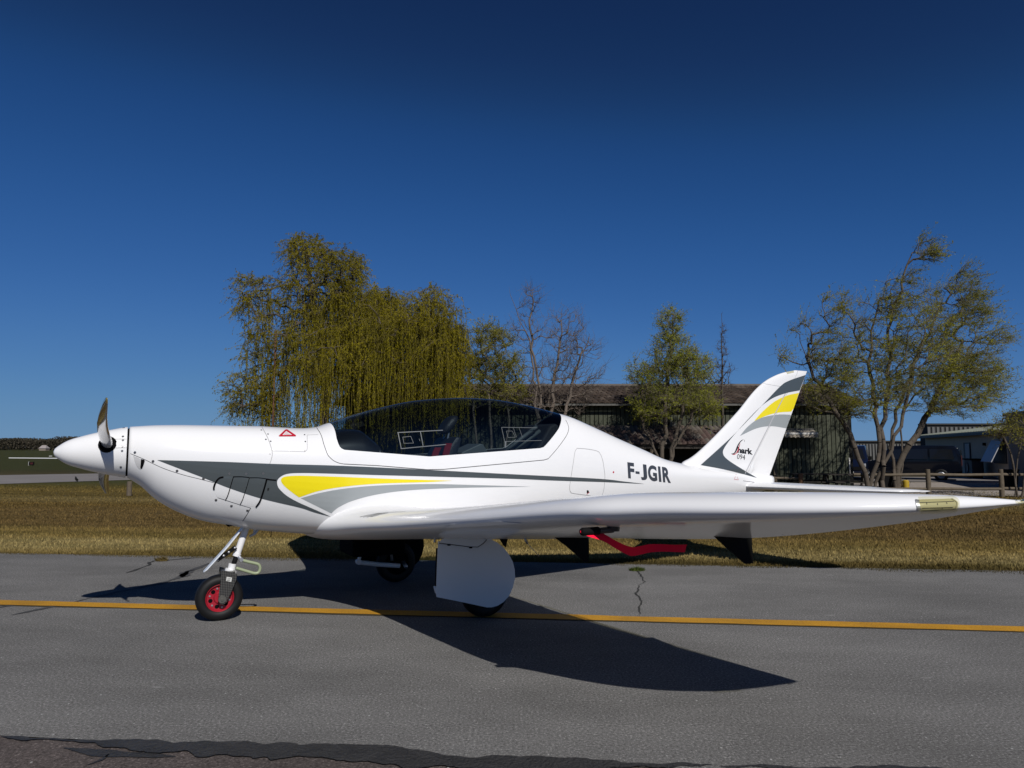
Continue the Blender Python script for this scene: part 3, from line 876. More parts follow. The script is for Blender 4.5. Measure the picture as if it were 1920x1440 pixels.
# ------------------------------------------------------------------ vans
M['van_paint'] = plain('van_dark_blue', (0.004, 0.005, 0.009), 0.10, spec=0.3)
M['van_blue'] = plain('van_blue', (0.005, 0.008, 0.022), 0.10, spec=0.3)
M['van_glass'] = plain('van_glass', (0.008, 0.009, 0.011), 0.06)
M['headlamp'] = plain('headlamp_chrome', (0.7, 0.72, 0.74), 0.12, metal=0.6)
M['plate'] = plain('number_plate', (0.55, 0.55, 0.53), 0.5)
M['sign_red'] = plain('dark_red', (0.05, 0.006, 0.006), 0.5)
M['alloy'] = plain('alloy_wheel', (0.42, 0.43, 0.45), 0.3, metal=0.7)
def van(loc, rz, paint, label):
    t = empty('parked_van', loc, rz)
    tag(t, label, 'van', 'dark vans parked by the pale building')
    # front towards -x; side outline then tumblehome per height
    prof = [(-2.42, 0.32), (-2.45, 0.62), (-2.40, 0.92), (-2.20, 1.06), (-1.62, 1.16), (-1.05, 1.78), (-0.75, 1.92), (0.6, 1.96), (2.1, 1.93), (2.30, 1.80), (2.42, 1.10), (2.45, 0.60), (2.40, 0.32)]
    vv, ff = [], []
    def half(z): return 0.95 if z < 1.1 else 0.95 - (z - 1.1) * 0.19
    n = len(prof)
    for s in (-1, 1):
        for x, z in prof:
            hy = half(z) - (0.12 if x < -2.1 else 0.0) - (0.05 if x > 2.28 else 0)
            vv.append((x, s * hy, z))
    ff += [tuple(range(n)), tuple(range(2 * n - 1, n - 1, -1))]
    for i in range(n):
        j = (i + 1) % n
        ff.append((i, n + i, n + j, j))
    b = MB().add(vv, ff).build('body', paint, t, bevel=0.04)
    smooth_by_angle(b, 30)
    for s in (-1, 1):
        for xs in (((-1.18, 1.2), (-0.85, 1.72), (-0.42, 1.74), (-0.42, 1.2)), ((-0.34, 1.2), (-0.34, 1.74), (0.85, 1.76), (0.85, 1.2)), ((0.95, 1.2), (0.95, 1.76), (2.0, 1.74), (2.1, 1.2))):
            q = [(x, s * (half(z) + 0.008), z) for x, z in xs]
            q += [(x, s * (half(z) - 0.02), z) for x, z in xs]
            MB().add(q, [(0, 1, 2, 3), (7, 6, 5, 4), (0, 4, 5, 1), (1, 5, 6, 2), (2, 6, 7, 3), (3, 7, 4, 0)]).build('side_window', M['van_glass'], t)
        MB().box(-2.44, -2.26, s * 0.70 - 0.16, s * 0.70 + 0.16, 0.80, 0.97).build('headlight', M['headlamp'], t, bevel=0.03)
        MB().box(2.40, 2.455, s * 0.82 - 0.07, s * 0.82 + 0.07, 0.85, 1.4).build('tail_light', M["sign_red"], t, bevel=0.02)
        MB().box(-1.2, -1.0, s * 1.04 - 0.09, s * 1.04 + 0.09, 1.15, 1.36).build('mirror', M['black'], t, bevel=0.03)
        for x in (-1.55, 1.45):
            wh = MB().lathe_y([(0.2, -0.11), (0.31, -0.11), (0.335, -0.07), (0.335, 0.07), (0.31, 0.11), (0.2, 0.11)], (x, s * 0.86, 0.335), 28, closed=True).build('wheel', M['rubber'], t, smooth=True)
            rm = MB()
            rm.lathe_y([(0.0, 0.0), (0.07, 0.0), (0.07, -0.02), (0.17, -0.05), (0.205, 0.0), (0.205, 0.06)], (x, s * 0.93, 0.335), 24)
            for q in range(5):
                a = q * 2 * math.pi / 5
                rm.tube([(x, s * 0.965, 0.335), (x + 0.19 * math.cos(a), s * 0.965, 0.335 + 0.19 * math.sin(a))], 0.025, 6)
            rm.build('rim', M['alloy'], wh, smooth=True)
    q = [(-1.58, -0.80, 1.19), (-1.58, 0.80, 1.19), (-1.08, 0.68, 1.74), (-1.08, -0.68, 1.74)]
    q = [(x - 0.012, y, z + 0.012) for x, y, z in q] + [(x + 0.03, y, z - 0.03) for x, y, z in q]
    MB().add(q, [(0, 3, 2, 1), (4, 5, 6, 7), (0, 1, 5, 4), (1, 2, 6, 5), (2, 3, 7, 6), (3, 0, 4, 7)]).build('windscreen', M['van_glass'], t)
    MB().box(2.36, 2.45, -0.72, 0.72, 1.12, 1.7).build('rear_window', M['van_glass'], t, bevel=0.02)
    MB().box(-2.48, -2.44, -0.62, 0.62, 0.62, 0.80).build('grille', M['black'], t)
    MB().box(-2.50, -2.46, -0.26, 0.26, 0.44, 0.55).build('number_plate', M['plate'], t)
    return t
pv = at(1700, 900, 40.5)
van((pv.x + 0.35, 40.6, -0.66), math.radians(-32), M['van_paint'], 'dark van seen side-on with its rear towards the pale building')
pv = at(1632, 900, 39)
van((pv.x, 41.2, -0.66), math.radians(62), M['van_blue'], 'dark blue van facing the camera with bright headlight behind the willow')

# ------------------------------------------------------------------ far field: board, sign, bird, wood, house
p0, p1 = at(18, 858, 123), at(117, 859.5, 118)
o = MB().box(0, (p1 - p0).length, -0.15, 0.15, 0, 0.13).build('edge_board', plain('white_board', (0.75, 0.75, 0.74), 0.6))
o.location = (p0.x, p0.y, -0.6); o.rotation_euler = (0, 0, math.atan2(p1.y - p0.y, p1.x - p0.x))
tag(o, 'long low white board lying across the far green field left of the nose', 'marker board')
ps = at(93.5, 856, 150)
for k in range(2):
    o = MB().box(-0.12, 0.12, -0.1, 0.1, 0, 0.14).build('field_marker', M['plate'])
    o.location = (ps.x + k * 0.32, 150, -0.6)
    tag(o, ('left' if k == 0 else 'right') + ' one of two tiny white marker blocks beyond the white board', 'marker', 'pair of tiny white markers on the far field')
ps = at(59, 870, 72)
sg = empty('taxi_sign', (ps.x, 72, -0.6)); tag(sg, 'small black and red taxiway sign standing on the left grass', 'sign')
MB().box(-0.24, 0.24, -0.08, 0.08, 0.05, 0.36).build('panel', M['black'], sg, bevel=0.01)
MB().box(-0.08, 0.2, -0.086, -0.082, 0.12, 0.30).build('red_face', M['sign_red'], sg)
MB().box(-0.27, -0.242, -0.08, 0.08, 0.0, 0.38).build('side_frame', M['plate'], sg)
MB().box(0.1, 0.16, -0.03, 0.03, 0.0, 0.048).build('foot', M['black'], sg)

# crow on the far road
pb = at(143, 896, 36.5)
crow = empty('crow', (pb.x, 36.5, -0.59), math.radians(75)); tag(crow, 'black crow standing on the far road below the spinner tip', 'bird')
M['crow'] = plain('crow_black', (0.008, 0.008, 0.009), 0.5)
b = MB().tube([(0.10, 0.0, 0.05), (0.06, 0.0, 0.10), (0.015, 0, 0.16), (-0.015, 0, 0.215), (-0.03, 0, 0.26), (-0.045, 0, 0.285), (-0.06, 0, 0.285), (-0.10, 0, 0.272)],
              [0.012, 0.035, 0.06, 0.052, 0.032, 0.032, 0.02, 0.004], 12).build('body', M['crow'], crow, smooth=True)
for s in (-1, 1):
    MB().tube([(0.12, 0.03 * s, 0.1), (0.05, 0.055 * s, 0.15), (-0.03, 0.055 * s, 0.19)], [0.006, 0.022, 0.012], 8).build('wing', M['crow'], crow, smooth=True)
    MB().tube([(0.0, 0.025 * s, 0.11), (0.01, 0.025 * s, 0.05), (-0.005, 0.025 * s, 0.006), (-0.04, 0.025 * s, 0.004)], 0.006, 6).build('leg', M['crow'], crow)

# far wood and house
M['wood_far'] = leaf_mat('far_wood', [(0.0, (0.03, 0.03, 0.022)), (0.5, (0.062, 0.056, 0.04)), (1.0, (0.12, 0.10, 0.08))], 0.2)
def far_wood():
    Y = 520.0
    s = Y / FPX
    n = 60000
    px = RNG.uniform(-260, 420, n)
    prof = 825 + 3.0 * noise1(px, 5, 4, 0.02) - 3.5 * np.clip(noise1(px, 8, 3, 0.035), 0, 1) - 3 * np.exp(-((px - 62) / 8) ** 2) - 4 * np.exp(-((px - 132) / 9) ** 2)
    t = RNG.uniform(0, 1, n) ** 0.8
    py = 843 + (prof - 843) * t
    y = Y + RNG.uniform(-15, 15, n)
    x = (px - 960) * s; z = CAMH - (py - HZ) * s
    sz = RNG.uniform(0.3, 0.8, n)
    d = RNG.normal(size=(n, 3)); d /= np.linalg.norm(d, axis=1)[:, None]
    e = np.cross(d, RNG.normal(size=(n, 3))); e /= np.linalg.norm(e, axis=1)[:, None]
    c = np.stack([x, y, z], 1)
    Vv = np.stack([c - d * sz[:, None], c + e * sz[:, None] * 0.6, c + d * sz[:, None], c - e * sz[:, None] * 0.6], 1)
    tag(np_mesh('far_wood', Vv.reshape(-1, 3), np.arange(4 * n).reshape(-1, 4), M['wood_far']), kind='stuff')
far_wood()
ph = at(83, 843, 480)
hs = empty('farmhouse', (ph.x, 480, -0.6)); tag(hs, 'tiny far house with pale roof in front of the wood', 'house')
MB().box(-2.2, 2.2, -2, 2, 0, 1.6).build('wall', M['block'], hs)
MB().add([(-2.5, -2.4, 1.5), (2.5, -2.4, 1.5), (1.2, 0, 3.6), (-1.6, 0, 3.6), (-2.5, 2.4, 1.5), (2.5, 2.4, 1.5)], [(0, 1, 2, 3), (3, 2, 5, 4), (0, 3, 4), (1, 5, 2)]).build('roof', plain('pale_roof', (0.27, 0.24, 0.23), 0.8), hs)

# ------------------------------------------------------------------ the aircraft
# local frame: x runs aft, y towards the far (right) wing, z up; origin under the nose wheel
PSI = math.radians(28.2)
plane = empty('light_aircraft', (-1.965, 4.927, 0.0), PSI)
tag(plane, 'white low-wing two-seat light aircraft with yellow and grey stripes parked on the taxiway', 'aircraft')
MW = Matrix.Translation(plane.location) @ Matrix.Rotation(PSI, 4, 'Z')
MI = MW.inverted()
CAML = MI @ CAM
def lray(px, py): return (MI.to_3x3() @ pixray(px, py)).normalized()
def onl(px, py, l=0.0):
    """the point of the vertical plane l metres left of the centre line that shows at a pixel"""
    d = lray(px, py); t = (-l - CAML.y) / d.y
    return CAML + d * t

def pchip(xs, ys):
    xs, ys = np.asarray(xs, float), np.asarray(ys, float)
    h = np.diff(xs); dl = np.diff(ys) / h
    m = np.zeros_like(ys)
    m[0], m[-1] = dl[0], dl[-1]
    for i in range(1, len(xs) - 1):
        if dl[i - 1] * dl[i] > 0:
            w1, w2 = 2 * h[i] + h[i - 1], h[i] + 2 * h[i - 1]
            m[i] = (w1 + w2) / (w1 / dl[i - 1] + w2 / dl[i])
    def f(x):
        x = np.clip(np.asarray(x, float), xs[0], xs[-1])
        i = np.clip(np.searchsorted(xs, x) - 1, 0, len(h) - 1)
        t = (x - xs[i]) / h[i]
        return ((1 + 2 * t) * (1 - t) ** 2 * ys[i] + t * (1 - t) ** 2 * h[i] * m[i] + t * t * (3 - 2 * t) * ys[i + 1] + t * t * (t - 1) * h[i] * m[i + 1])
    return f

f_top = pchip([-0.588, -0.41, -0.25, -0.017, 0.193, 0.337, 0.486, 0.60, 0.684, 0.873, 1.12, 1.378, 1.603, 1.789, 1.981, 2.23, 2.436, 2.621, 2.757, 2.98, 3.268, 3.568, 3.817, 3.958, 4.3, 4.9, 5.25],
              [1.288, 1.301, 1.304, 1.303, 1.303, 1.297, 1.292, 1.301, 1.329, 1.396, 1.467, 1.52, 1.544, 1.554, 1.552, 1.528, 1.494, 1.457, 1.428, 1.352, 1.246, 1.14, 1.05, 1.019, 0.965, 0.905, 0.87])
f_bot = pchip([-0.588, -0.515, -0.424, -0.295, -0.129, 0.057, 0.179, 0.431, 0.656, 0.891, 1.22, 1.6, 2.1, 2.7, 3.4, 4.2, 4.9, 5.25],
              [0.958, 0.908, 0.82, 0.735, 0.664, 0.622, 0.592, 0.556, 0.529, 0.504, 0.475, 0.455, 0.465, 0.505, 0.56, 0.63, 0.69, 0.73])
f_w = pchip([-0.588, -0.5, -0.4, -0.2, 0.0, 0.4, 0.9, 1.6, 2.4, 3.0, 3.6, 4.2, 4.8, 5.25],
            [0.165, 0.205, 0.238, 0.275, 0.295, 0.325, 0.352, 0.365, 0.352, 0.30, 0.228, 0.155, 0.085, 0.045])
f_zc = pchip([-0.588, -0.3, 0.0, 0.5, 1.0, 2.0, 3.0, 4.0, 5.25], [1.123, 1.075, 1.04, 1.0, 0.985, 0.95, 0.92, 0.88, 0.83])
f_nt = pchip([-0.588, -0.2, 0.3, 1.0, 2.2, 2.9, 3.6, 4.4, 5.25], [2.0, 2.25, 2.35, 2.2, 2.15, 2.0, 2.0, 2.1, 2.2])
f_nb = pchip([-0.588, -0.2, 0.3, 1.0, 2.2, 3.4, 5.25], [2.0, 2.15, 2.3, 2.6, 2.6, 2.3, 2.2])

def fus_section(x, n=72):
    T, B, Wd, Z = float(f_top(x)), float(f_bot(x)), float(f_w(x)), float(f_zc(x))
    nt_, nb_ = float(f_nt(x)), float(f_nb(x))
    out = []
    for k in range(n):
        a = 2 * math.pi * (k + 0.5) / n - math.pi / 2
        ca, sa = math.cos(a), math.sin(a)
        e = 2.0 / (nt_ if sa >= 0 else nb_)
        y = Wd * math.copysign(abs(ca) ** e, ca)
        z = Z + ((T - Z) if sa >= 0 else (Z - B)) * math.copysign(abs(sa) ** e, sa)
        out.append((x, y, z))
    return out

xs_ = list(np.concatenate([np.linspace(-0.588, -0.3, 18)[:-1], np.linspace(-0.3, 2.9, 120)[:-1], np.linspace(2.9, 5.25, 60)]))
NS = 72
fb = bmesh.new()
rings = [[fb.verts.new(p) for p in fus_section(x, NS)] for x in xs_]
for i in range(len(rings) - 1):
    for k in range(NS):
        k2 = (k + 1) % NS
        fb.faces.new((rings[i][k], rings[i + 1][k], rings[i + 1][k2], rings[i][k2]))
fb.faces.new(rings[0][::-1]); fb.faces.new(rings[-1])
bmesh.ops.recalc_face_normals(fb, faces=fb.faces[:])
FUS = BVHTree.FromBMesh(fb)
BV = {'fus': FUS}

def cast(px, py, bv, l_fallback=0.0):
    h = bv.ray_cast(CAML, lray(px, py))
    if h[0] is not None:
        nrm = h[1] if h[1].dot(lray(px, py)) < 0 else -h[1]
        return h[0], nrm
    p = onl(px, py, l_fallback)
    q = bv.find_nearest(p)
    nrm = q[1] if q[1].dot(lray(px, py)) < 0 else -q[1]
    return q[0], nrm

def cut_convex(bm, faces, poly):
    """split the given faces along a convex (x,z) outline, extruded across; returns the faces inside"""
    inside = set(faces)
    n = len(poly)
    cx, cz = sum(p[0] for p in poly) / n, sum(p[1] for p in poly) / n
    for i in range(n):
        a, b = poly[i], poly[(i + 1) % n]
        nx, nz = (b[1] - a[1]), -(b[0] - a[0])
        if nx * (cx - a[0]) + nz * (cz - a[1]) > 0: nx, nz = -nx, -nz      # outward
        ln = math.hypot(nx, nz)
        if ln < 1e-9: continue
        geom = list(inside) + list({e for f in inside for e in f.edges}) + list({v for f in inside for v in f.verts})
        bmesh.ops.bisect_plane(bm, geom=geom, plane_co=(a[0], 0, a[1]), plane_no=(nx / ln, 0, nz / ln), dist=1e-6)
        # faces reached: those inside, plus the new halves
        cand = set()
        for f in geom:
            if isinstance(f, bmesh.types.BMFace) and f.is_valid: cand.add(f)
        for e in [g for g in geom if isinstance(g, bmesh.types.BMEdge) and g.is_valid]:
            for f in e.link_faces: cand.add(f)
        for v in [g for g in geom if isinstance(g, bmesh.types.BMVert) and g.is_valid]:
            for f in v.link_faces: cand.add(f)
        new_inside = set()
        for f in cand:
            c = f.calc_center_median()
            if (c.x - a[0]) * nx + (c.z - a[1]) * nz < 0: new_inside.add(f)
        inside = {f for f in new_inside if all_in(f.calc_center_median(), poly, i)}
    return inside

def all_in(c, poly, upto):
    n = len(poly)
    cx, cz = sum(p[0] for p in poly) / n, sum(p[1] for p in poly) / n
    for i in range(upto + 1):
        a, b = poly[i], poly[(i + 1) % n]
        nx, nz = (b[1] - a[1]), -(b[0] - a[0])
        s0 = nx * (cx - a[0]) + nz * (cz - a[1])
        if (nx * (c.x - a[0]) + nz * (c.z - a[1])) * s0 < 0: return False
    return True

def hull(pts):
    pts = sorted(set(pts))
    def half(ps):
        h = []
        for p in ps:
            while len(h) > 1 and (h[-1][0] - h[-2][0]) * (p[1] - h[-2][1]) - (h[-1][1] - h[-2][1]) * (p[0] - h[-2][0]) <= 0: h.pop()
            h.append(p)
        return h
    a, b = half(pts), half(pts[::-1])
    return a[:-1] + b[:-1]

def outline(pix, tops):
    q = []
    for x, y in pix:
        p, _ = cast(x, y, FUS)
        q.append((round(p.x, 4), round(p.z, 4)))
    return hull(q + tops)

frame_out = outline([(602, 815.6), (607.5, 834), (614, 851.5), (619, 858), (626, 864), (635, 868), (645, 870), (707, 873), (801, 880.6), (832, 880), (1020, 862.5), (1028, 860), (1045, 840.6), (1060.6, 819), (1066, 806)],
                    [(0.60, 1.36), (0.7, 1.7), (2.72, 1.7), (2.79, 1.44)])
glass_out = outline([(631, 822), (634, 831), (637, 837.5), (640.5, 841), (646, 843.5), (806, 856), (1013, 840.3), (1019, 838.5), (1023, 835), (1048, 803), (1050, 797)],
                    [(0.695, 1.345), (0.75, 1.7), (2.6, 1.7), (2.668, 1.455)])
ins = cut_convex(fb, set(fb.faces), frame_out)
gl = cut_convex(fb, ins, glass_out)
frame_faces = set(f for f in ins if f.is_valid) - gl
# gather every face inside the frame outline again (splits make new faces)
frame_faces = {f for f in fb.faces if all_in(f.calc_center_median(), frame_out, len(frame_out) - 1) and abs(f.calc_center_median().x) < 4} - gl

def sub_mesh(name, faces, mat, smooth=True, inset=0.0, flip=False):
    idx, V, F = {}, [], []
    for f in faces:
        q = []
        for v in f.verts:
            if v not in idx:
                idx[v] = len(V); V.append(v.co - v.normal * inset)
            q.append(idx[v])
        F.append(tuple(q[::-1]) if flip else tuple(q))
    return mesh_obj(name, V, F, mat, plane, smooth)
fb.normal_update()
body_faces = [f for f in fb.faces if f not in gl and f not in frame_faces]
sub_mesh('fuselage', body_faces, M['white'])
canopy_frame = sub_mesh('canopy_frame', frame_faces, M['white'])
canopy_glass = sub_mesh('canopy_glass', gl, M['canopy_glass'])
sub_mesh('cockpit_liner', [f for f in fb.faces if f not in gl and 0.35 < f.calc_center_median().x < 3.1], M['interior'], inset=0.012, flip=True)

# spinner, cowl gap
prof = [(0.0, -1.0), (0.018, -0.995), (0.032, -0.983), (0.047, -0.965), (0.064, -0.942), (0.083, -0.905), (0.098, -0.862), (0.113, -0.815), (0.127, -0.765), (0.139, -0.715), (0.150, -0.668), (0.158, -0.632), (0.164, -0.600), (0.160, -0.5985), (0.0, -0.5985)]
fp = pchip([p[1] for p in prof[:13]], [p[0] for p in prof[:13]])
px_ = [(-1.0 + 0.4 * (1 - math.cos(math.pi / 2 * t)) ) for t in np.linspace(0, 1, 40)]
spin = [(0.0, -1.0)] + [(float(fp(x)), x) for x in px_[1:]] + [(0.158, -0.5985), (0.0, -0.5985)]
# lathe about the x axis
def lathe_x(prof, cz, n=64):
    V, F = [], []
    m = len(prof)
    for k in range(n):
        a = 2 * math.pi * k / n
        for r, x in prof: V.append((x, r * math.cos(a), cz + r * math.sin(a)))
    for k in range(n):
        k2 = (k + 1) % n
        for j in range(m - 1): F.append((k * m + j, k * m + j + 1, k2 * m + j + 1, k2 * m + j))
    return V, F
V, F = lathe_x(spin, 1.123)
spinner = MB().add(V, F).build('spinner', M['white'], plane)
smooth_by_angle(spinner, 40)
MB().add(*lathe_x([(0.150, -0.61), (0.155, -0.586)], 1.123)).build('cowl_gap', M['gap'], plane)
sp_bm = bmesh.new(); sp_bm.from_mesh(spinner.data)
BV['spin'] = BVHTree.FromBMesh(sp_bm); sp_bm.free()

# propeller blades: two, twisted, carbon, roots coloured pale for the sun on their gloss
def blade_mat():
    m, nt, b = new_mat('propeller_carbon')
    b.inputs['Base Color'].default_value = (0.012, 0.011, 0.010, 1)
    b.inputs['Roughness'].default_value = 0.12
    b.inputs['Coat Weight'].default_value = 1.0; b.inputs['Coat Roughness'].default_value = 0.03
    b.inputs['Specular IOR Level'].default_value = 0.8
    return m
M['prop'] = blade_mat()
M['prop_tip'] = plain('propeller_edge_gold', (0.55, 0.42, 0.13), 0.25, metal=0.8)
M['prop_root_sunlit'] = plain('propeller_root_sunlit', (0.50, 0.51, 0.53), 0.25, coat=1.0)
def prop_blade(elev, sgn):
    """blade in the plane of the disc; sgn -1 points to the near (left) side"""
    hub = Vector((-0.705, 0, 1.123))
    d = Vector((0, sgn * math.cos(elev), math.sin(elev)))
    c_ = Vector((0, -sgn * math.sin(elev), math.cos(elev)))      # in-disc, across the blade
    ax = Vector((1, 0, 0))
    st = [(0.09, 0.030, 0.8, 0.030), (0.15, 0.034, 0.86, 0.026), (0.20, 0.046, 0.90, 0.022), (0.28, 0.052, 0.84, 0.016), (0.40, 0.054, 0.70, 0.012), (0.52, 0.048, 0.55, 0.009), (0.64, 0.038, 0.44, 0.006), (0.74, 0.034, 0.31, 0.005), (0.80, 0.020, 0.28, 0.004), (0.83, 0.006, 0.32, 0.002)]
    V, F, n = [], [], 16
    for r, hc, tw, th in st:
        u = c_ * math.cos(tw) + ax * math.sin(tw) * sgn
        wv = d.cross(u)
        sweep = ax * (-0.022 * math.sin((r - 0.09) / 0.74 * math.pi))
        for k in range(n):
            a = 2 * math.pi * k / n
            V.append(hub + d * r + sweep + u * hc * math.cos(a) + wv * th * math.sin(a))
    for i in range(len(st) - 1):
        for k in range(n):
            k2 = (k + 1) % n
            F.append((i * n + k, i * n + k2, (i + 1) * n + k2, (i + 1) * n + k))
    F.append(tuple(range(n))); F.append(tuple((len(st) - 1) * n + k for k in range(n)))
    b = MB().add(V, F).build('propeller_blade', [M['prop'], M['prop_tip'], M['prop_root_sunlit']], plane, smooth=True)
    for p in b.data.polygons:
        rr = (p.center - hub).dot(d)
        if rr > 0.80: p.material_index = 1
        elif rr < 0.36: p.material_index = 2
    # black sleeve painting the shadowed hole where the blade leaves the spinner
    cuff = MB().tube([hub + d * 0.10, hub + d * 0.152], [0.058, 0.05], 20).build('blade_cuff', M['gap'], b)
    return b
prop_blade(math.radians(21), -1)
prop_blade(math.radians(-21), 1)

# ------------------------------------------------------------------ wings
def naca(t, camber=0.02, n=22):
    """unit airfoil, from the trailing edge over the top to the leading edge and back below: (s, z)"""
    up, lo_ = [], []
    for k in range(n + 1):
        s = 0.5 * (1 - math.cos(math.pi * k / n))
        yt = 5 * t * (0.2969 * math.sqrt(s) - 0.1260 * s - 0.3516 * s ** 2 + 0.2843 * s ** 3 - 0.1036 * s ** 4)
        p = 0.4
        yc = camber / p ** 2 * (2 * p * s - s * s) if s < p else camber / (1 - p) ** 2 * ((1 - 2 * p) + 2 * p * s - s * s)
        up.append((s, yc + yt)); lo_.append((s, yc - yt))
    return up[::-1] + lo_[1:-1]

f_le = pchip([0.0, 0.2, 0.42, 0.7, 1.13, 1.96, 2.76, 3.02, 3.32, 3.51, 3.75, 3.83, 3.87], [0.50, 0.585, 0.70, 0.80, 0.90, 0.985, 1.07, 1.19, 1.34, 1.47, 1.77, 2.0, 2.2])
f_te = pchip([0.0, 0.5, 1.38, 2.64, 3.48, 3.8, 3.87], [1.95, 2.0, 2.04, 2.15, 2.235, 2.26, 2.262])
f_zle = pchip([0.0, 0.42, 0.7, 1.13, 1.96, 2.76, 3.02, 3.32, 3.51, 3.75, 3.83, 3.87], [0.60, 0.632, 0.655, 0.695, 0.79, 0.884, 0.907, 0.924, 0.935, 0.948, 0.953, 0.957])
f_zte = pchip([0.0, 0.5, 1.38, 2.64, 3.48, 3.87], [0.50, 0.485, 0.573, 0.703, 0.858, 0.957])
f_t = pchip([0.0, 0.3, 0.6, 1.13, 2.5, 3.4, 3.87], [0.185, 0.175, 0.158, 0.145, 0.132, 0.12, 0.10])
def wing(side):
    ls = list(np.concatenate([np.linspace(0.0, 1.2, 18)[:-1], np.linspace(1.2, 3.0, 20)[:-1], 3.0 + 0.872 * np.sin(np.linspace(0, math.pi / 2, 26))]))
    ls[-1] = 3.8705
    V, F = [], []
    prof0 = naca(1.0, 0.0)
    for l in ls:
        le, te, zl, zt, t = float(f_le(l)), float(f_te(l)), float(f_zle(l)), float(f_zte(l)), float(f_t(l))
        c = te - le
        for s, z in naca(t + 0.012, 0.036):
            V.append((le + s * c, side * l, zl + (zt - zl) * s + z * c))
    m = len(prof0)
    for i in range(len(ls) - 1):
        for k in range(m):
            k2 = (k + 1) % m
            F.append((i * m + k, i * m + k2, (i + 1) * m + k2, (i + 1) * m + k))
    F.append(tuple(range(m))); F.append(tuple((len(ls) - 1) * m + k for k in range(m)))
    o = MB().add(V, F).build('wing', M['white'], plane)
    smooth_by_angle(o, 50)
    return o
wl_, wr_ = wing(-1), wing(1)
def bvh_of(*objs):
    V, F = [], []
    for o in objs:
        b = len(V)
        V += [v.co.copy() for v in o.data.vertices]
        F += [tuple(i + b for i in p.vertices) for p in o.data.polygons]
    return BVHTree.FromPolygons(V, F)
BV['wing'] = bvh_of(wl_)

# root fairing that swells where the wing leaves the belly
def fairing(side):
    V, F = [], []
    xs2 = np.linspace(0.46, 2.25, 48)
    n = 14
    for x in xs2:
        t = (x - 0.46) / 1.79
        sc_ = math.sin(math.pi * min(1, t * 1.0) ** 0.55) ** 0.8 if 0 < t < 1 else 0.0
        Wd, B, Z = float(f_w(x)), float(f_bot(x)), float(f_zc(x))
        # from the fuselage side down to the wing
        zt = 0.66 + 0.20 * sc_
        p0 = Vector((x, side * (Wd * 0.9), zt))
        p2 = Vector((x, side * (0.30 + 0.36 * sc_), 0.60 + 0.035 * sc_))
        p1 = Vector((x, side * (Wd * 0.9 + 0.02), 0.60 + 0.05 * sc_))
        p3 = Vector((x, side * 0.20, B + 0.01))
        for k in range(n):
            a = k / (n - 1)
            V.append(p0 * (1 - a) ** 2 + p1 * 2 * a * (1 - a) + p2 * a * a)
        V.append(p3)
    m = n + 1
    for i in range(len(xs2) - 1):
        for k in range(m - 1):
            F.append((i * m + k, i * m + k + 1, (i + 1) * m + k + 1, (i + 1) * m + k))
    return MB().add(V, F).build('wing_fairing', M['white'], plane, smooth=True)

# ------------------------------------------------------------------ fin, rudder, tailplane
LEp = [(4.00, 0.80), (4.04, 0.95), (4.085, 1.018), (4.143, 1.040), (4.22, 1.078), (4.35, 1.162), (4.787, 1.497), (5.176, 1.821), (5.376, 1.912), (5.52, 1.952), (5.661, 1.974)]
f_fle = pchip([z for x, z in LEp], [x for x, z in LEp])
def f_fte(z): return 5.184 + (5.852 - 5.184) * (z - 0.78) / (1.978 - 0.78)
def f_hinge(z): return 4.80 + (5.53 - 4.80) * (z - 0.82) / (1.75 - 0.82)
def half_t(s, c, root):
    """half thickness of the fin at chord fraction s"""
    t = 0.095
    y = 5 * t * (0.2969 * math.sqrt(max(s, 0)) - 0.1260 * s - 0.3516 * s ** 2 + 0.2843 * s ** 3 - 0.1036 * s ** 4)
    return y * c
def fin_part(name, zs, a0, a1, keep=True):
    V, F, n = [], [], 18
    for z in zs:
        le, te = float(f_fle(z)), f_fte(z)
        c = te - le
        s0, s1 = a0(z, le, c), a1(z, le, c)
        fl = 0.035 * math.exp(-max(0, z - 0.95) / 0.06)
        top = max(0.15, min(1, (1.978 - z) / 0.05)) ** 0.5
        row = []
        for k in range(n + 1):
            s = s0 + (s1 - s0) * (1 - math.cos(math.pi / 2 * k / n) if s0 < 0.01 else k / n)
            row.append((le + s * c, half_t(s, min(c, 1.15), z) * top + fl * math.sin(math.pi * min(1, s * 1.2 + 0.05)) ** 0.5 * (1 if s < 0.75 else 0.3) + 0.0008))
        V += [(x, -y, z) for x, y in row] + [(x, y, z) for x, y in row[::-1]]
    m = 2 * (n + 1)
    for i in range(len(zs) - 1):
        for k in range(m):
            k2 = (k + 1) % m
            F.append((i * m + k, i * m + k2, (i + 1) * m + k2, (i + 1) * m + k))
    F.append(tuple(range(m))); F.append(tuple((len(zs) - 1) * m + k for k in range(m)))
    if not keep: return BVHTree.FromPolygons([Vector(v) for v in V], F), V, F
    o = MB().add(V, F).build(name, M['white'], plane)
    smooth_by_angle(o, 40)
    return o
zs = list(np.linspace(0.80, 1.1, 22)[:-1]) + list(np.linspace(1.1, 1.85, 30)[:-1]) + list(np.linspace(1.85, 1.9775, 16))
sh = lambda z, le, c: min(0.93, max(0.15, (f_hinge(z) - le) / c))
fin = fin_part('fin', zs, lambda z, le, c: 0.0, lambda z, le, c: sh(z, le, c) - 0.004 / c)
zs_r = [z for z in zs if 0.815 <= z]
rudder = fin_part('rudder', zs_r, lambda z, le, c: sh(z, le, c) + 0.004 / c, lambda z, le, c: 0.998)
BV['fin'], finV, finF = fin_part('fin', zs, lambda z, le, c: 0.0, lambda z, le, c: 0.998, keep=False)

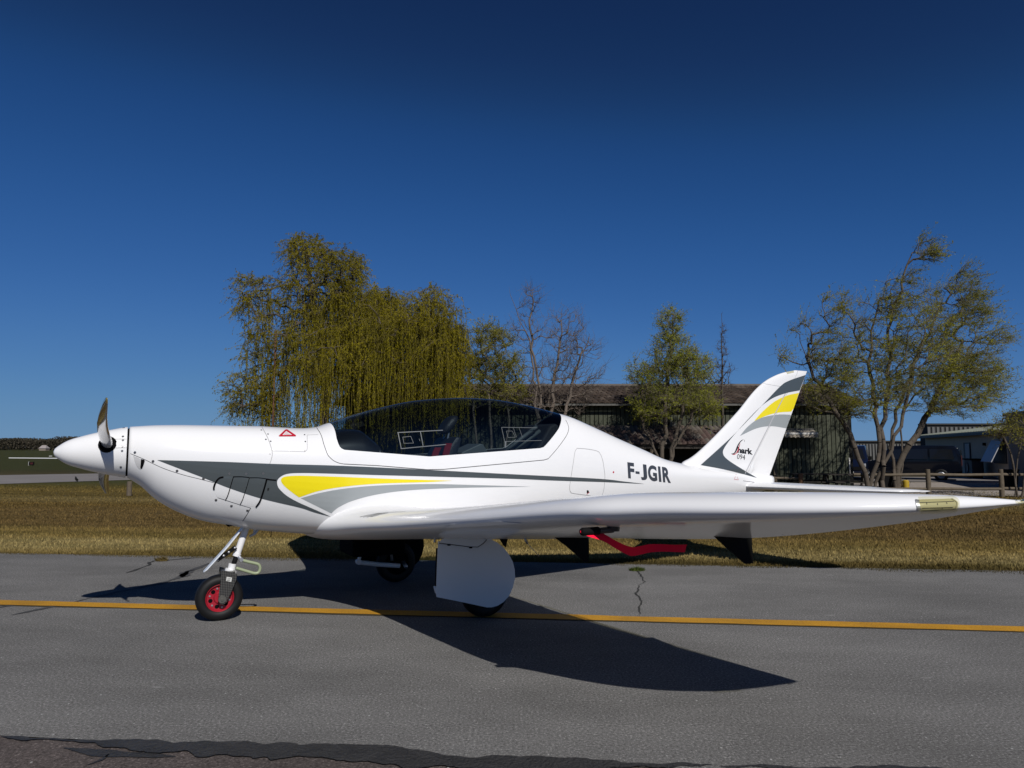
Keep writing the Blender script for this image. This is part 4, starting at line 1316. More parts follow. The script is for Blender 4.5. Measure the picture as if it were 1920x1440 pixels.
def tailplane(side):
    V, F = [], []
    ls = list(np.linspace(0.0, 1.2, 12)[:-1]) + list(1.2 + 0.3 * np.sin(np.linspace(0, math.pi / 2, 8)))
    f_l = pchip([0, 1.05, 1.3, 1.43, 1.5], [4.80, 5.02, 5.10, 5.20, 5.36]); f_e = pchip([0, 1.25, 1.43, 1.5], [5.50, 5.56, 5.57, 5.52])
    for l in ls:
        le, te = float(f_l(l)), float(f_e(l)); c = te - le
        for s, z in naca(0.115 if l < 1.1 else 0.09, 0.0, 14): V.append((le + s * c, side * l, 0.772 + 0.006 * l + z * c))
    m = len(naca(0.1, 0, 14))
    for i in range(len(ls) - 1):
        for k in range(m):
            k2 = (k + 1) % m
            F.append((i * m + k, i * m + k2, (i + 1) * m + k2, (i + 1) * m + k))
    F.append(tuple(range(m))); F.append(tuple((len(ls) - 1) * m + k for k in range(m)))
    o = MB().add(V, F).build('tailplane', M['white'], plane)
    smooth_by_angle(o, 50)
    return o
tailplane(-1); tailplane(1)

# ------------------------------------------------------------------ draped paint, seams, lettering
def crom(pts, sub=6):
    """closed outline through points; (x, y, 1) marks a corner, runs between corners are curves"""
    n = len(pts)
    cs = [i for i, p in enumerate(pts) if len(p) > 2]
    if not cs: cs = [0]
    out = []
    for a, b in zip(cs, cs[1:] + [cs[0] + n]):
        run = [pts[i % n][:2] for i in range(a, b + 1)]
        out += crom_open(run, sub)[:-1]
    return out
def crom_open(run, sub=6):
    if len(run) == 2: return [tuple(run[0]), tuple(run[1])]
    q = [(2 * run[0][0] - run[1][0], 2 * run[0][1] - run[1][1])] + [tuple(p) for p in run] + [(2 * run[-1][0] - run[-2][0], 2 * run[-1][1] - run[-2][1])]
    out = []
    for i in range(1, len(q) - 2):
        p0, p1, p2, p3 = q[i - 1:i + 3]
        for k in range(sub):
            t = k / sub
            out.append(tuple(0.5 * (2 * p1[j] + (p2[j] - p0[j]) * t + (2 * p0[j] - 5 * p1[j] + 4 * p2[j] - p3[j]) * t * t + (3 * p1[j] - p0[j] - 3 * p2[j] + p3[j]) * t ** 3) for j in range(2)))
    out.append(tuple(run[-1]))
    return out

def drape_faces(name, polys, bv, mat, parent, off, step=6.0, lfb=0.0, dynoff=None):
    """flat outlines laid onto the skin"""
    bm = bmesh.new()
    for V2, F2 in polys:
        vs2 = [bm.verts.new((x, y, 0)) for x, y in V2]
        for f in F2:
            try: bm.faces.new([vs2[i] for i in f])
            except ValueError: pass
    xs2 = [v.co.x for v in bm.verts]; ys2 = [v.co.y for v in bm.verts]
    for ax, lo_, hi_ in ((0, min(xs2), max(xs2)), (1, min(ys2), max(ys2))):
        c = lo_ + step * 0.5
        while c < hi_:
            no = (1, 0, 0) if ax == 0 else (0, 1, 0)
            co = (c, 0, 0) if ax == 0 else (0, c, 0)
            bmesh.ops.bisect_plane(bm, geom=bm.verts[:] + bm.edges[:] + bm.faces[:], plane_co=co, plane_no=no, dist=1e-5)
            c += step
    for v in bm.verts:
        x, y = v.co.x, v.co.y
        p, nr = cast(x, y, bv, lfb)
        o_ = off if dynoff is None else dynoff(x, y)
        v.co = p + nr * o_
    me = bpy.data.meshes.new(name)
    bm.normal_update()
    cnt = sum(1 if f.normal.dot(f.calc_center_median() - CAML) > 0 else -1 for f in bm.faces)
    if cnt > 0: bmesh.ops.reverse_faces(bm, faces=bm.faces[:])
    bm.to_mesh(me); bm.free()
    return link_mesh(name, me, mat, parent, smooth=True)

def poly_faces(pts):
    V2 = [(p[0], p[1]) for p in pts]
    tris = tessellate_polygon([[Vector((x, y, 0)) for x, y in V2]])
    return V2, [tuple(t) for t in tris]

def drape(name, pts, bv, mat, parent=None, off=0.0012, curve=True, step=6.0, lfb=0.0):
    q = crom(pts) if curve else [p[:2] for p in pts]
    return drape_faces(name, [poly_faces(q)], bv, mat, parent or plane, off, step, lfb)

def seam(name, pts, bv, mat, width=0.004, parent=None, off=0.0010, closed=False, sub=8):
    q = crom_open([p[:2] for p in pts] + ([pts[0][:2]] if closed else []), sub)
    out = []
    for a, b in zip(q, q[1:]):
        n = max(1, int(math.hypot(b[0] - a[0], b[1] - a[1]) / 4))
        out += [(a[0] + (b[0] - a[0]) * k / n, a[1] + (b[1] - a[1]) * k / n) for k in range(n)]
    out.append(q[-1])
    P = [cast(x, y, bv) for x, y in out]
    V, F = [], []
    for i, (p, nr) in enumerate(P):
        t = P[min(i + 1, len(P) - 1)][0] - P[max(i - 1, 0)][0]
        if t.length < 1e-9: t = Vector((1, 0, 0))
        s = nr.cross(t.normalized()).normalized() * width / 2
        V += [p + nr * off - s, p + nr * off + s]
    for i in range(len(P) - 1): F.append((2 * i, 2 * i + 2, 2 * i + 3, 2 * i + 1))
    return mesh_obj(name, V, F, mat, parent or plane)

# side-exit cowl louvres: three scales, each proud at its trailing edge
def louvre(lead, trail, depth=0.016):
    """lead/trail: pixel polylines top to bottom"""
    nA, nB = 10, 8
    def res(pl, n):
        q = crom_open(pl, 8); L_ = [0]
        for a, b in zip(q, q[1:]): L_.append(L_[-1] + math.hypot(b[0] - a[0], b[1] - a[1]))
        return [(np.interp(L_[-1] * k / n, L_, [p[0] for p in q]), np.interp(L_[-1] * k / n, L_, [p[1] for p in q])) for k in range(n + 1)]
    A_, B_ = res(lead, nA), res(trail, nA)
    V, F = [], []
    for k in range(nA + 1):
        for j in range(nB + 1):
            t = j / nB
            x, y = A_[k][0] * (1 - t) + B_[k][0] * t, A_[k][1] * (1 - t) + B_[k][1] * t
            p, nr = cast(x, y, FUS)
            edge = min(1, 6 * k / nA, 6 * (nA - k) / nA)
            V.append(p + nr * (0.0006 + depth * (t ** 0.8) * edge ** 0.5))
    for k in range(nA):
        for j in range(nB):
            F.append((k * (nB + 1) + j, k * (nB + 1) + j + 1, (k + 1) * (nB + 1) + j + 1, (k + 1) * (nB + 1) + j))
    # the open back face of the scale
    b = len(V)
    for k in range(nA + 1):
        p, nr = cast(*B_[k], FUS); V.append(p - nr * 0.004)
    o = mesh_obj('louvre', V, F, M['white'], plane, smooth=True)
    back = [(k * (nB + 1) + nB, b + k, b + k + 1, (k + 1) * (nB + 1) + nB) for k in range(nA)]
    mesh_obj('louvre_gap', [V[i] for f in back for i in f], [tuple(range(4 * i, 4 * i + 4)) for i in range(nA)], M['gap'], o)
    return o
lv = [louvre([(412, 895.5), (404, 905), (401, 915), (404, 927), (409, 933)], [(437.5, 893.5), (434, 905), (430, 918), (426, 930), (422.5, 937)], 0.0018),
      louvre([(438.5, 894), (435, 905), (431.5, 918), (427, 930), (423.5, 937.5)], [(467.5, 895), (463, 910), (458, 925), (454, 937), (449.5, 946)], 0.0018),
      louvre([(468.5, 895.3), (464.5, 910), (459.5, 925), (455.5, 937), (451, 946.3)], [(499.5, 897.5), (496.5, 910), (492, 925), (487, 940), (479, 951)], 0.0018)]
fb2V, fb2F = [v.co.copy() for v in fb.verts], []
fb.verts.index_update()
fb2F = [tuple(v.index for v in f.verts) for f in fb.faces]
for o in lv:
    b = len(fb2V)
    fb2V += [v.co.copy() for v in o.data.vertices]; fb2F += [tuple(i + b for i in p.vertices) for p in o.data.polygons]
SKIN = BVHTree.FromPolygons(fb2V, fb2F)

dark = [(295, 862.5, 1), (420, 866), (520, 870), (645, 873.5), (801, 881), (957, 889), (1120, 897.5), (1170, 902.8), (1209, 907.3, 1), (1132, 903.8), (1040, 901.0), (957, 897.6), (832, 894), (707, 890.6), (614, 887.6),
        (565, 886.6), (540, 888), (527, 893), (520, 901), (521, 912), (528, 921), (540, 931), (560, 942), (585, 953), (621.5, 969, 1), (590, 960.5), (560, 951), (492, 935), (430, 915), (380, 895), (330, 876)]
drape('grey_stripe', dark, SKIN, M['dark_paint'], off=0.0022, step=3.0)
# black strips painted for the shade in the louvre gaps
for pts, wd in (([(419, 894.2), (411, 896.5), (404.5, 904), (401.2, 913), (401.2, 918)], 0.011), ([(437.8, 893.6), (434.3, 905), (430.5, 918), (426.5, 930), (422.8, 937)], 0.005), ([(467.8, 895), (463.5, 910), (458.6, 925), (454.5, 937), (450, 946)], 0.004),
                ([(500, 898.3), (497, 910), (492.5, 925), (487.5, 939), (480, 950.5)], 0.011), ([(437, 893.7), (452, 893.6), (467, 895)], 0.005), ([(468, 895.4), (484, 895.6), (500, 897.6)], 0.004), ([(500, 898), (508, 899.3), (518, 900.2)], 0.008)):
    seam('louvre_gap_shade', pts, SKIN, M['gap'], wd, off=0.0052)
drape('louvre_latch', [(501.5, 915, 1), (505, 914.3, 1), (504.4, 919, 1), (500.8, 920, 1)], SKIN, M['black_vinyl'], off=0.004, step=3, curve=False)
yel = [(848, 901.3, 1), (801, 903.8), (707, 907), (645, 912.5), (598, 920.5), (560.6, 932.6, 1), (546, 922), (533, 911), (527, 902), (529, 896), (539, 893), (567, 892), (645, 894.4), (739, 898.2)]
drape('yellow_stripe', yel, SKIN, M['yellow_paint'])
lgr = [(995, 912.5, 1), (895, 909.6), (801, 907.6), (707, 910.5), (645, 916.3), (601, 924), (564, 934, 1), (590, 947), (621.5, 962.5, 1), (627, 957), (637, 950), (661, 939), (707, 927), (770, 919), (864, 914.6)]
drape('light_grey_stripe', lgr, SKIN, M['mid_paint'])
# fin colours
FN = BV['fin']
drape('grey_stripe', [(1510.2, 703, 1), (1478.7, 714), (1462.5, 724.7), (1430, 758.5), (1375.8, 815), (1313.5, 872, 1), (1365, 881.8), (1419, 896, 1), (1392, 880), (1365, 862.5), (1355.5, 850.6), (1359.6, 837), (1381, 810), (1419, 769), (1446, 748), (1473, 737.2), (1499.2, 731.8, 1)],
      BVHTree.FromPolygons([Vector(v) for v in finV] + fb2V, list(finF) + [tuple(i + len(finV) for i in f) for f in fb2F]), M['dark_paint'], off=0.002)
drape('yellow_stripe', [(1497.9, 736.8, 1), (1485.9, 771.6, 1), (1460, 773.5), (1438, 779), (1414, 789.3, 1), (1430, 771.5), (1451.6, 753.3), (1476, 741.5)], FN, M['yellow_paint'])
drape('light_grey_stripe', [(1483.9, 777.6, 1), (1474.3, 803, 1), (1446, 799), (1419, 803), (1387, 817.5, 1), (1403, 799), (1424.5, 784.5), (1457, 777.5)], FN, M['mid_paint'])

# seams
sm = M['seam']
seam('canopy_seam', [(593, 800.6), (602, 815.6), (607.5, 834), (614, 851.5), (619, 858), (626, 864), (635, 868), (645, 870)], FUS, sm, 0.004)
seam('canopy_seam', [(645, 870), (707, 873), (801, 880.6), (832, 880), (1020, 862.5), (1028, 860)], FUS, sm, 0.005, sub=1)
seam('canopy_seam', [(1028, 860), (1045, 840.6), (1060.6, 819), (1066, 806), (1065, 797), (1060.6, 787.5)], FUS, sm, 0.004)
seam('cowl_seam', [(491, 800.5), (502.5, 822.5), (510, 846), (509, 860), (500, 885)], FUS, M['seam_soft'], 0.004, off=0.0018)
seam('cowl_seam', [(470, 952.5), (463, 965), (455, 977)], FUS, sm, 0.004)
seam('cowl_seam', [(241, 849), (270, 861), (305, 877.5), (342.5, 890), (372, 897.5), (401, 905)], FUS, sm, 0.003)
seam('cowl_seam', [(408, 933), (422, 937.6), (450, 946.5), (470, 952.3)], FUS, sm, 0.003)
seam('hatch_seam', [(510, 845.5), (540, 846), (571.6, 847)], FUS, M['seam_soft'], 0.003, sub=1)
seam('hatch_seam', [(571.6, 847), (576, 842), (576, 830), (576, 815.6)], FUS, M['seam_soft'], 0.003)
seam('hatch_seam', [(576, 815.6), (597, 815)], FUS, M['seam_soft'], 0.003, sub=1)
seam('baggage_hatch_seam', [(1082, 840.5), (1097, 841.5), (1113, 844), (1123, 848), (1129, 860), (1132, 875), (1134, 893), (1133, 910), (1131, 922), (1127, 929.5), (1119, 931), (1097, 928), (1075, 925), (1069.5, 922), (1068, 913), (1071, 891), (1075, 866), (1078, 847)], FUS, M['seam_soft'], 0.004, closed=True, off=0.0016)
seam('rudder_line', [(1473, 737), (1450, 782), (1420, 842), (1391, 899)], FN, plain('rudder_gap_grey', (0.42, 0.42, 0.44), 0.6), 0.012, off=0.0016)
seam('fin_cap_seam', [(1427, 718), (1445, 721.5), (1463, 724.5)], FN, M['seam_soft'], 0.003)
seam('spinner_seam', [(212, 823.5), (226, 823.3), (241, 823.3)], BV['spin'], M['seam_soft'], 0.003)
seam('spinner_seam', [(217, 840), (228, 839.5), (240, 839.5)], BV['spin'], M['seam_soft'], 0.003)
# rudder stripe crossing the open hatch, fuselage tail root shadow drawn as a dark line
seam('tail_root_shadow', [(1393, 901.5), (1412, 904), (1432, 907)], BVHTree.FromPolygons(fb2V, fb2F), sm, 0.004)

# fasteners (small screws, joined: too small to pick apart)
FAST = [(230.5, 818.5), (230.5, 825.5), (229.5, 837.5), (229, 845.5), (226.5, 875.5), (232, 802.5)]
FAST2 = [(253, 848.5), (287, 865), (332, 883), (381.5, 897.5), (430, 888), (461.5, 888.3), (493.5, 888), (405, 937.5), (434, 948.5), (464, 957), (490, 806.5), (498.5, 824), (506.5, 851), (502.5, 814), (507.5, 827.5), (513, 844), (542.5, 845), (572, 845.3), (572.5, 828), (571, 815.3)]
def fasteners(pts, bv, r):
    mb = MB()
    for x, y in pts:
        p, nr = cast(x, y, bv)
        u = nr.cross(Vector((0, 0, 1))).normalized(); v = nr.cross(u)
        n = 10
        vv = [p + nr * 0.0026 + (u * math.cos(2 * math.pi * k / n) + v * math.sin(2 * math.pi * k / n)) * r for k in range(n)]
        vv += [p + nr * 0.0005 + (u * math.cos(2 * math.pi * k / n) + v * math.sin(2 * math.pi * k / n)) * r * 1.15 for k in range(n)]
        mb.add(vv, [tuple(range(n))] + [(k, n + k, n + (k + 1) % n, (k + 1) % n) for k in range(n)])
    o = mb.build('fasteners', M['fastener'], plane); tag(o, kind='stuff')
fasteners(FAST, BV['spin'], 0.0062)
fasteners(FAST2[:10], SKIN, 0.0075)
fasteners(FAST2[10:], SKIN, 0.0050)

# cowl air inlet: black decal mouth, grey decal painting the shade of its recess
drape('air_inlet', [(264.5, 860.5, 1), (271.3, 862.8), (270, 870), (266.5, 879, 1), (263.5, 877.5), (264, 869)], FUS, M['gap'], off=0.002, step=3)
drape('inlet_recess_shade', [(250, 854.5, 1), (257, 857), (264, 861, 1), (263.5, 870), (263, 878), (265, 881, 1), (258, 876), (253, 866)], FUS, plain('inlet_shade_grey', (0.55, 0.55, 0.555), 0.4), off=0.0012, step=3)
# warning triangle, chute label
drape('warning_triangle', [(522.3, 817.6, 1), (534.5, 806, 1), (538, 805, 1), (555, 816.3, 1), (554.5, 818.5, 1), (524, 818.6, 1)], SKIN, M['red_vinyl'], off=0.0016, curve=False, step=4)
drape('warning_triangle_face', [(529.5, 816, 1), (536.5, 808.6, 1), (547.5, 815.6, 1)], SKIN, M['white'], off=0.0022, curve=False, step=4)
for (x0, x1, y) in ((535, 539.5, 811.3), (533.5, 541.5, 813.2), (532, 544, 815)):
    seam('warning_text_line', [(x0, y), (x1, y)], SKIN, M['red_vinyl'], 0.003, off=0.0026, sub=1)
seam('warning_label', [(1380, 889.5), (1376.6, 899), (1384.6, 899.6)], BVHTree.FromPolygons(fb2V + [v.co.copy() for v in fin.data.vertices], fb2F + [tuple(i + len(fb2V) for i in p.vertices) for p in fin.data.polygons]), M['red_vinyl'], 0.0045, closed=True, sub=1)
drape('red_dot', [(1148.8, 884.4), (1150.4, 883.4), (1151.6, 885), (1150.8, 887), (1149, 886.6)], FUS, M['red_vinyl'], step=3)
drape('hatch_lock', [(1100, 919.5), (1102.5, 919), (1104, 921.5), (1103, 924.5), (1100.5, 924.5)], FUS, M['gap'], step=3)
seam('hatch_lock_mark', [(1100, 927), (1105, 922.5)], FUS, M['red_vinyl'], 0.005, sub=1, off=0.0016)
# black grille strokes ahead of the wing root
# (laid on with the fairing below)

def text_faces(body, quad, offset=0.0, extra=None):
    """lettering outline mapped to a pixel quad: tl, tr, br, bl"""
    cu = bpy.data.curves.new('lettering', 'FONT')
    cu.body = body; cu.offset = offset; cu.resolution_u = 6
    to = bpy.data.objects.new('lettering', cu); col.objects.link(to)
    dg = bpy.context.evaluated_depsgraph_get()
    me = to.evaluated_get(dg).to_mesh()
    V = [(v.co.x, v.co.y) for v in me.vertices]; F = [tuple(p.vertices) for p in me.polygons]
    to.evaluated_get(dg).to_mesh_clear()
    bpy.data.objects.remove(to); bpy.data.curves.remove(cu)
    x0, x1 = min(v[0] for v in V), max(v[0] for v in V); y0, y1 = min(v[1] for v in V), max(v[1] for v in V)
    tl, tr, br, bl = quad
    out = []
    for x, y in V:
        a, b = (x - x0) / (x1 - x0), (y - y0) / (y1 - y0)
        out.append(tuple((tl[j] * (1 - a) + tr[j] * a) * b + (bl[j] * (1 - a) + br[j] * a) * (1 - b) for j in (0, 1)))
    return out, F
def lettering(name, body, quad, bv, mat, offset, step=5.0):
    return drape_faces(name, [text_faces(body, quad, offset)], bv, mat, plane, 0.0014, step)
RQ = ((1176, 866.5), (1255.5, 877.2), (1258, 905.8), (1177.8, 896.6))
def rq(a, b):
    tl, tr, br, bl = RQ
    t = tuple(tl[j] * (1 - a) + tr[j] * a for j in (0, 1)); u = tuple(bl[j] * (1 - a) + br[j] * a for j in (0, 1))
    return tuple(u[j] * (1 - b) + t[j] * b for j in (0, 1))
for ch_, a0, a1, b0, b1 in (('F', 0, .155, 0, 1), ('-', .18, .275, .34, .5), ('J', .30, .45, -.01, 1), ('G', .475, .685, -.01, 1.01), ('I', .72, .778, 0, 1), ('R', .815, 1.0, 0, 1)):
    lettering('registration', ch_, (rq(a0, b1), rq(a1, b1), rq(a1, b0), rq(a0, b0)), FUS, M['letter'], 0.042)
lettering('fin_lettering', 'hark', ((1383.5, 838), (1410.2, 841), (1411.2, 852.8), (1382.2, 849)), FN, M['black_vinyl'], 0.045, 4)
lettering('fin_number', '094', ((1382.3, 851.2), (1397.3, 852.8), (1396.6, 862.6), (1381.6, 860.2)), FN, M['black_vinyl'], 0.0, 4)
drape('fin_logo', [(1394.5, 823.6, 1), (1390, 825.5), (1385.5, 830), (1381.5, 837), (1378.5, 845), (1375.5, 849.5), (1370.5, 850.6, 1), (1374, 851.8), (1378.5, 849.5), (1381.5, 844.5), (1384.5, 836), (1388, 829.5), (1391.5, 826)], FN, M['black_vinyl'], off=0.0014, step=3)
drape('fin_logo', [(1388.3, 829.8, 1), (1385.3, 836.5), (1382.3, 845), (1379, 850.2), (1372.5, 852.3, 1), (1377, 852.6), (1381, 850), (1383.8, 846), (1385.6, 840)], FN, M['red_vinyl'], off=0.0018, step=3)
seam('fin_logo', [(1395.3, 824.5), (1396, 828.5)], FN, M['black_vinyl'], 0.003, sub=1, off=0.0014)

# lamp windows on the near wing
WG = BV['wing']
lampbed = drape('landing_light', [(1719.5, 937.3, 1), (1750, 936.2), (1784, 935.4, 1), (1790, 937.6), (1793.6, 942), (1793.5, 948), (1788, 955.3, 1), (1760, 956.5), (1723.5, 956.8, 1), (1721, 947)], WG, M['lamp_bed'], off=0.001, step=4)
for pl_ in ([(1724, 943), (1750, 942), (1788, 940.5)], [(1728, 952.5), (1752, 952), (1786, 951)], [(1757, 944), (1757.5, 947)], [(1774, 942), (1775, 945)], [(1737, 943), (1737.5, 946)], [(1766, 951), (1766.3, 954)]):
    seam('lamp_wiring', pl_, WG, M['seam'], 0.0022, lampbed, off=0.0022, sub=2)
seam('lamp_edge', [(1719.5, 937.3), (1721, 947), (1723.5, 956.8)], WG, M['steel'], 0.012, lampbed, off=0.0025)
seam('lamp_edge', [(1723.5, 956.8), (1760, 956.5), (1788, 955.3), (1793.5, 948), (1793.6, 942), (1784, 935.4)], WG, M['lamp_bed'], 0.006, lampbed, off=0.003)
drape('lamp_cover', [(1719.5, 937.0, 1), (1750, 935.9), (1785, 935.0, 1), (1791, 937.4), (1794.6, 942), (1794.5, 948.4), (1788.5, 956, 1), (1760, 957.2), (1723, 957.5, 1), (1720.5, 947)], WG, M['lens'], lampbed, off=0.012, step=4)
drape('wingtip_light', [(1903, 935.5, 1), (1912, 936.5), (1922, 939, 1), (1922, 946, 1), (1910, 947), (1905, 944, 1)], WG, M['lens'], off=0.008, step=4)
drape('fin_lamp', [(1474, 697.8, 1), (1487.5, 694.8, 1), (1489, 698.2, 1), (1476, 701.3, 1)], FN, M['lamp_bed'], off=0.0015, step=3)

# strokes ahead of the wing root
FW = BVHTree.FromPolygons(fb2V + [v.co.copy() for v in wl_.data.vertices], fb2F + [tuple(i + len(fb2V) for i in p.vertices) for p in wl_.data.polygons])
for a, b, c, d in ((675, 969.5, 712, 962), (681, 970, 716, 962.5), (688, 970, 722, 962), (695, 969.5, 728, 962)):
    seam('root_stroke', [(a, b), ((a + c) / 2 + 2, (b + d) / 2 - 0.8), (c, d)], FW, M['seam'], 0.004, off=0.0015)
seam('root_stroke', [(700, 965), (722, 961.5), (760, 959.5)], FW, M['seam'], 0.003, off=0.0015)

seam('wing_root_seam', [(801, 959), (900, 949.5), (982, 942), (1070, 936)], FW, M['seam_soft'], 0.004, off=0.002)

# ------------------------------------------------------------------ cockpit contents (parts of the aircraft)
def lbox(name, x0, x1, l0, l1, z0, z1, mat, bevel=0.01):
    o = MB().box(x0, x1, -l1, -l0, z0, z1).build(name, mat, plane, bevel=bevel)
    smooth_by_angle(o, 40)
    return o
# glare shield and instrument panel
gs = MB()
V, F = [], []
for i, x in enumerate(np.linspace(0.66, 1.02, 14)):
    t = (x - 0.66) / 0.36
    zt = 1.262 + 0.03 * math.sin(math.pi * t) - 0.07 * max(0, t - 0.7) / 0.3
    for k in range(13):
        a = math.pi * k / 12
        V.append((x, 0.29 * math.cos(a), 1.02 + (zt - 1.02) * math.sin(a) ** 0.5))
for i in range(13):
    for k in range(12): F.append((i * 13 + k, (i + 1) * 13 + k, (i + 1) * 13 + k + 1, i * 13 + k + 1))
F.append(tuple(13 * 13 + k for k in range(13)))
mesh_obj('glare_shield', V, F, M['carbon'], plane, smooth=True)
# front seat with headrest and belts
def seat(x, zt, name):
    prof_ = [(x - 0.22, 0.78), (x - 0.02, 1.16), (x + 0.04, 1.24), (x + 0.09, 1.23), (x + 0.05, 1.10), (x - 0.10, 0.76)]
    o = MB().prism(prof_, -0.2, 0.2).build(name, M['seat_dark'], plane, bevel=0.02)
    smooth_by_angle(o, 40)
    return o
s1 = seat(1.60, 1.24, 'front_seat')
def head(x, z0, z1, w_, name):
    zc_ = (z0 + z1) / 2; h = (z1 - z0) / 2
    V, F = [], []
    for i in range(9):
        a = -math.pi / 2 + math.pi * i / 8
        for k in range(16):
            b = 2 * math.pi * k / 16
            cx_ = math.copysign(abs(math.cos(b)) ** 0.7, math.cos(b)); sx_ = math.copysign(abs(math.sin(b)) ** 0.7, math.sin(b))
            V.append((x + 0.05 * math.cos(a) ** 0.7 * cx_ + 0.05 * (math.sin(a)), w_ * max(0.05, math.cos(a)) ** 0.5 * sx_, zc_ + h * math.sin(a)))
    for i in range(8):
        for k in range(16): F.append((i * 16 + k, i * 16 + (k + 1) % 16, (i + 1) * 16 + (k + 1) % 16, (i + 1) * 16 + k))
    F.append(tuple(range(15, -1, -1))); F.append(tuple(8 * 16 + k for k in range(16)))
    return MB().add(V, F).build(name, M['seat_dark'], plane, smooth=True)
h1 = onl(838, 815, 0); h2 = onl(840, 779, 0)
head((h1.x + h2.x) / 2, h1.z, h2.z, 0.085, 'headrest')
MB().tube([(h1.x, 0.04, h1.z + 0.02), (h1.x - 0.02, 0.04, 1.15)], 0.008, 6).tube([(h1.x, -0.04, h1.z + 0.02), (h1.x - 0.02, -0.04, 1.15)], 0.008, 6).build('headrest_stem', M['steel'], plane)
def belt(l, pts, wd):
    P = [onl(x, y, l) for x, y in pts]
    V, F = [], []
    for p in P:
        V += [p + Vector((-wd, 0, 0)), p + Vector((wd, 0, 0))]
        V += [p + Vector((-wd, 0.012, 0)), p + Vector((wd, 0.012, 0))]
    for i in range(len(P) - 1):
        a, b = 4 * i, 4 * (i + 1)
        F += [(a, a + 1, b + 1, b), (a + 2, b + 2, b + 3, a + 3), (a, b, b + 2, a + 2), (a + 1, a + 3, b + 3, b + 1)]
    return mesh_obj('seat_belt', V, F, M['belt'], plane)
belt(0.20, [(822, 839), (818, 847), (814, 860)], 0.026)
belt(0.205, [(842, 831), (838, 845), (834, 860)], 0.026)
# rear cockpit: side console, seat, roll-over struts and bulkhead
pA, pB, pC, pD, pE = [onl(*p, 0.12) for p in ((858, 848), (893, 832), (898, 833), (910, 852), (905, 862))]
MB().prism([(p.x, p.z) for p in (pA, pB, pC, pD, pE)] + [(pA.x, pA.z - 0.08)], -0.2, 0.05).build('rear_console', M['seat_grey'], plane, bevel=0.008)
for (a, b, l) in (((947, 846), (1006, 800), 0.25), ((965, 843), (1012, 808), 0.20)):
    MB().tube([onl(*a, l), onl(*b, l)], 0.016, 8).build('roll_strut', M['seat_grey'], plane, smooth=True)
rb = [onl(*p, 0.0) for p in ((975, 850), (1004, 800), (1014, 795), (1021, 799), (1026, 815), (1020, 850))]
MB().prism([(p.x, p.z) for p in rb], -0.24, 0.24).build('rear_bulkhead', M['interior'], plane, bevel=0.02)
rs = [onl(*p, 0.05) for p in ((992, 850), (995, 823), (999, 819), (1003, 824), (1003, 850))]
MB().prism([(p.x, p.z) for p in rs], -0.17, 0.17).build('rear_seat', M['seat_dark'], plane, bevel=0.01)
MB().tube([onl(770, 810, 0.1), onl(776, 822, 0.1), onl(778, 840, 0.1)], 0.012, 8).build('control_stick', M['black'], plane, smooth=True)
# clear sliding panes on the canopy: rails
GLB = bvh_of(canopy_glass)
def rails(lines, wd):
    for pts in lines:
        seam('vent_rail', pts, GLB, M['clear_rail'], wd, canopy_glass, off=0.004, sub=1)
rails([[(745, 811.5), (830, 807)], [(751, 841.5), (836, 833.5)], [(746, 811.5), (752, 841.5)], [(788, 810), (793, 836)]], 0.006)
rails([[(755, 820), (770, 818.5)], [(770, 818.5), (775, 831)], [(775, 831), (757, 831.5)], [(757, 831.5), (755, 820)], [(785.5, 823), (787, 827)]], 0.003)
rails([[(940, 801.5), (1006, 802.5)], [(947, 828), (1015, 826)], [(940, 801.5), (948, 838)]], 0.004)
rails([[(949, 808.5), (960, 808.5)], [(960, 808.5), (966, 820)], [(966, 820), (952, 820.5)], [(952, 820.5), (949, 808.5)], [(962, 803), (968, 820)], [(973, 803), (979, 820)]], 0.003)
rails([[(947.5, 828), (947, 839)]], 0.014)

# ------------------------------------------------------------------ nose gear
def wheel(c, R, wdt, name='wheel', rim_mat=None, holes=True):
    w2 = wdt / 2
    prof = [(R * 0.58, -w2 * 0.78), (R * 0.64, -w2 * 0.92), (R * 0.75, -w2), (R * 0.88, -w2 * 0.93), (R * 0.96, -w2 * 0.70), (R * 0.995, -w2 * 0.35), (R, 0)]
    prof += [(r, -y) for r, y in prof[-2::-1]]
    prof += [(R * 0.52, w2 * 0.4), (R * 0.52, -w2 * 0.4)]
    ty = MB().lathe_y(prof, c, 56, closed=True).build('tyre', M['rubber'], plane, smooth=True)
    rm = MB()
    a = R * 0.61
    rm.lathe_y([(a, -w2 * 0.80), (a * 0.96, -w2 * 0.86), (a * 0.90, -w2 * 0.78), (a * 0.86, -w2 * 0.55), (a * 0.42, -w2 * 0.50), (a * 0.36, -w2 * 0.72), (0.0, -w2 * 0.72)], c, 48)
    rm.lathe_y([(a, w2 * 0.80), (a * 0.86, w2 * 0.55), (0.0, w2 * 0.5)], c, 32)
    rmo = rm.build('rim', rim_mat or M['rim_red'], ty, smooth=True)
    smooth_by_angle(rmo, 40)
    hb, bb = MB(), MB()
    for k in range(6):
        t = 2 * math.pi * (k + 0.25) / 6
        x, z = c[0] + a * 0.64 * math.cos(t), c[2] + a * 0.64 * math.sin(t)
        hb.tube([(x, c[1] - w2 * 0.545, z), (x, c[1] - w2 * 0.48, z)], a * 0.15, 14)
        t += math.pi / 6
        x, z = c[0] + a * 0.70 * math.cos(t), c[2] + a * 0.70 * math.sin(t)
        bb.tube([(x, c[1] - w2 * 0.64, z), (x, c[1] - w2 * 0.48, z)], a * 0.065, 8)
    hb.build('rim_holes', M['gap'], ty)
    if holes: bb.build('rim_bolts', M['steel'], ty)
    return ty
NC = onl(412.5, 1118, 0.05)
NR = 0.150
nwheel = wheel((NC.x, 0.0, NR), NR, 0.105)
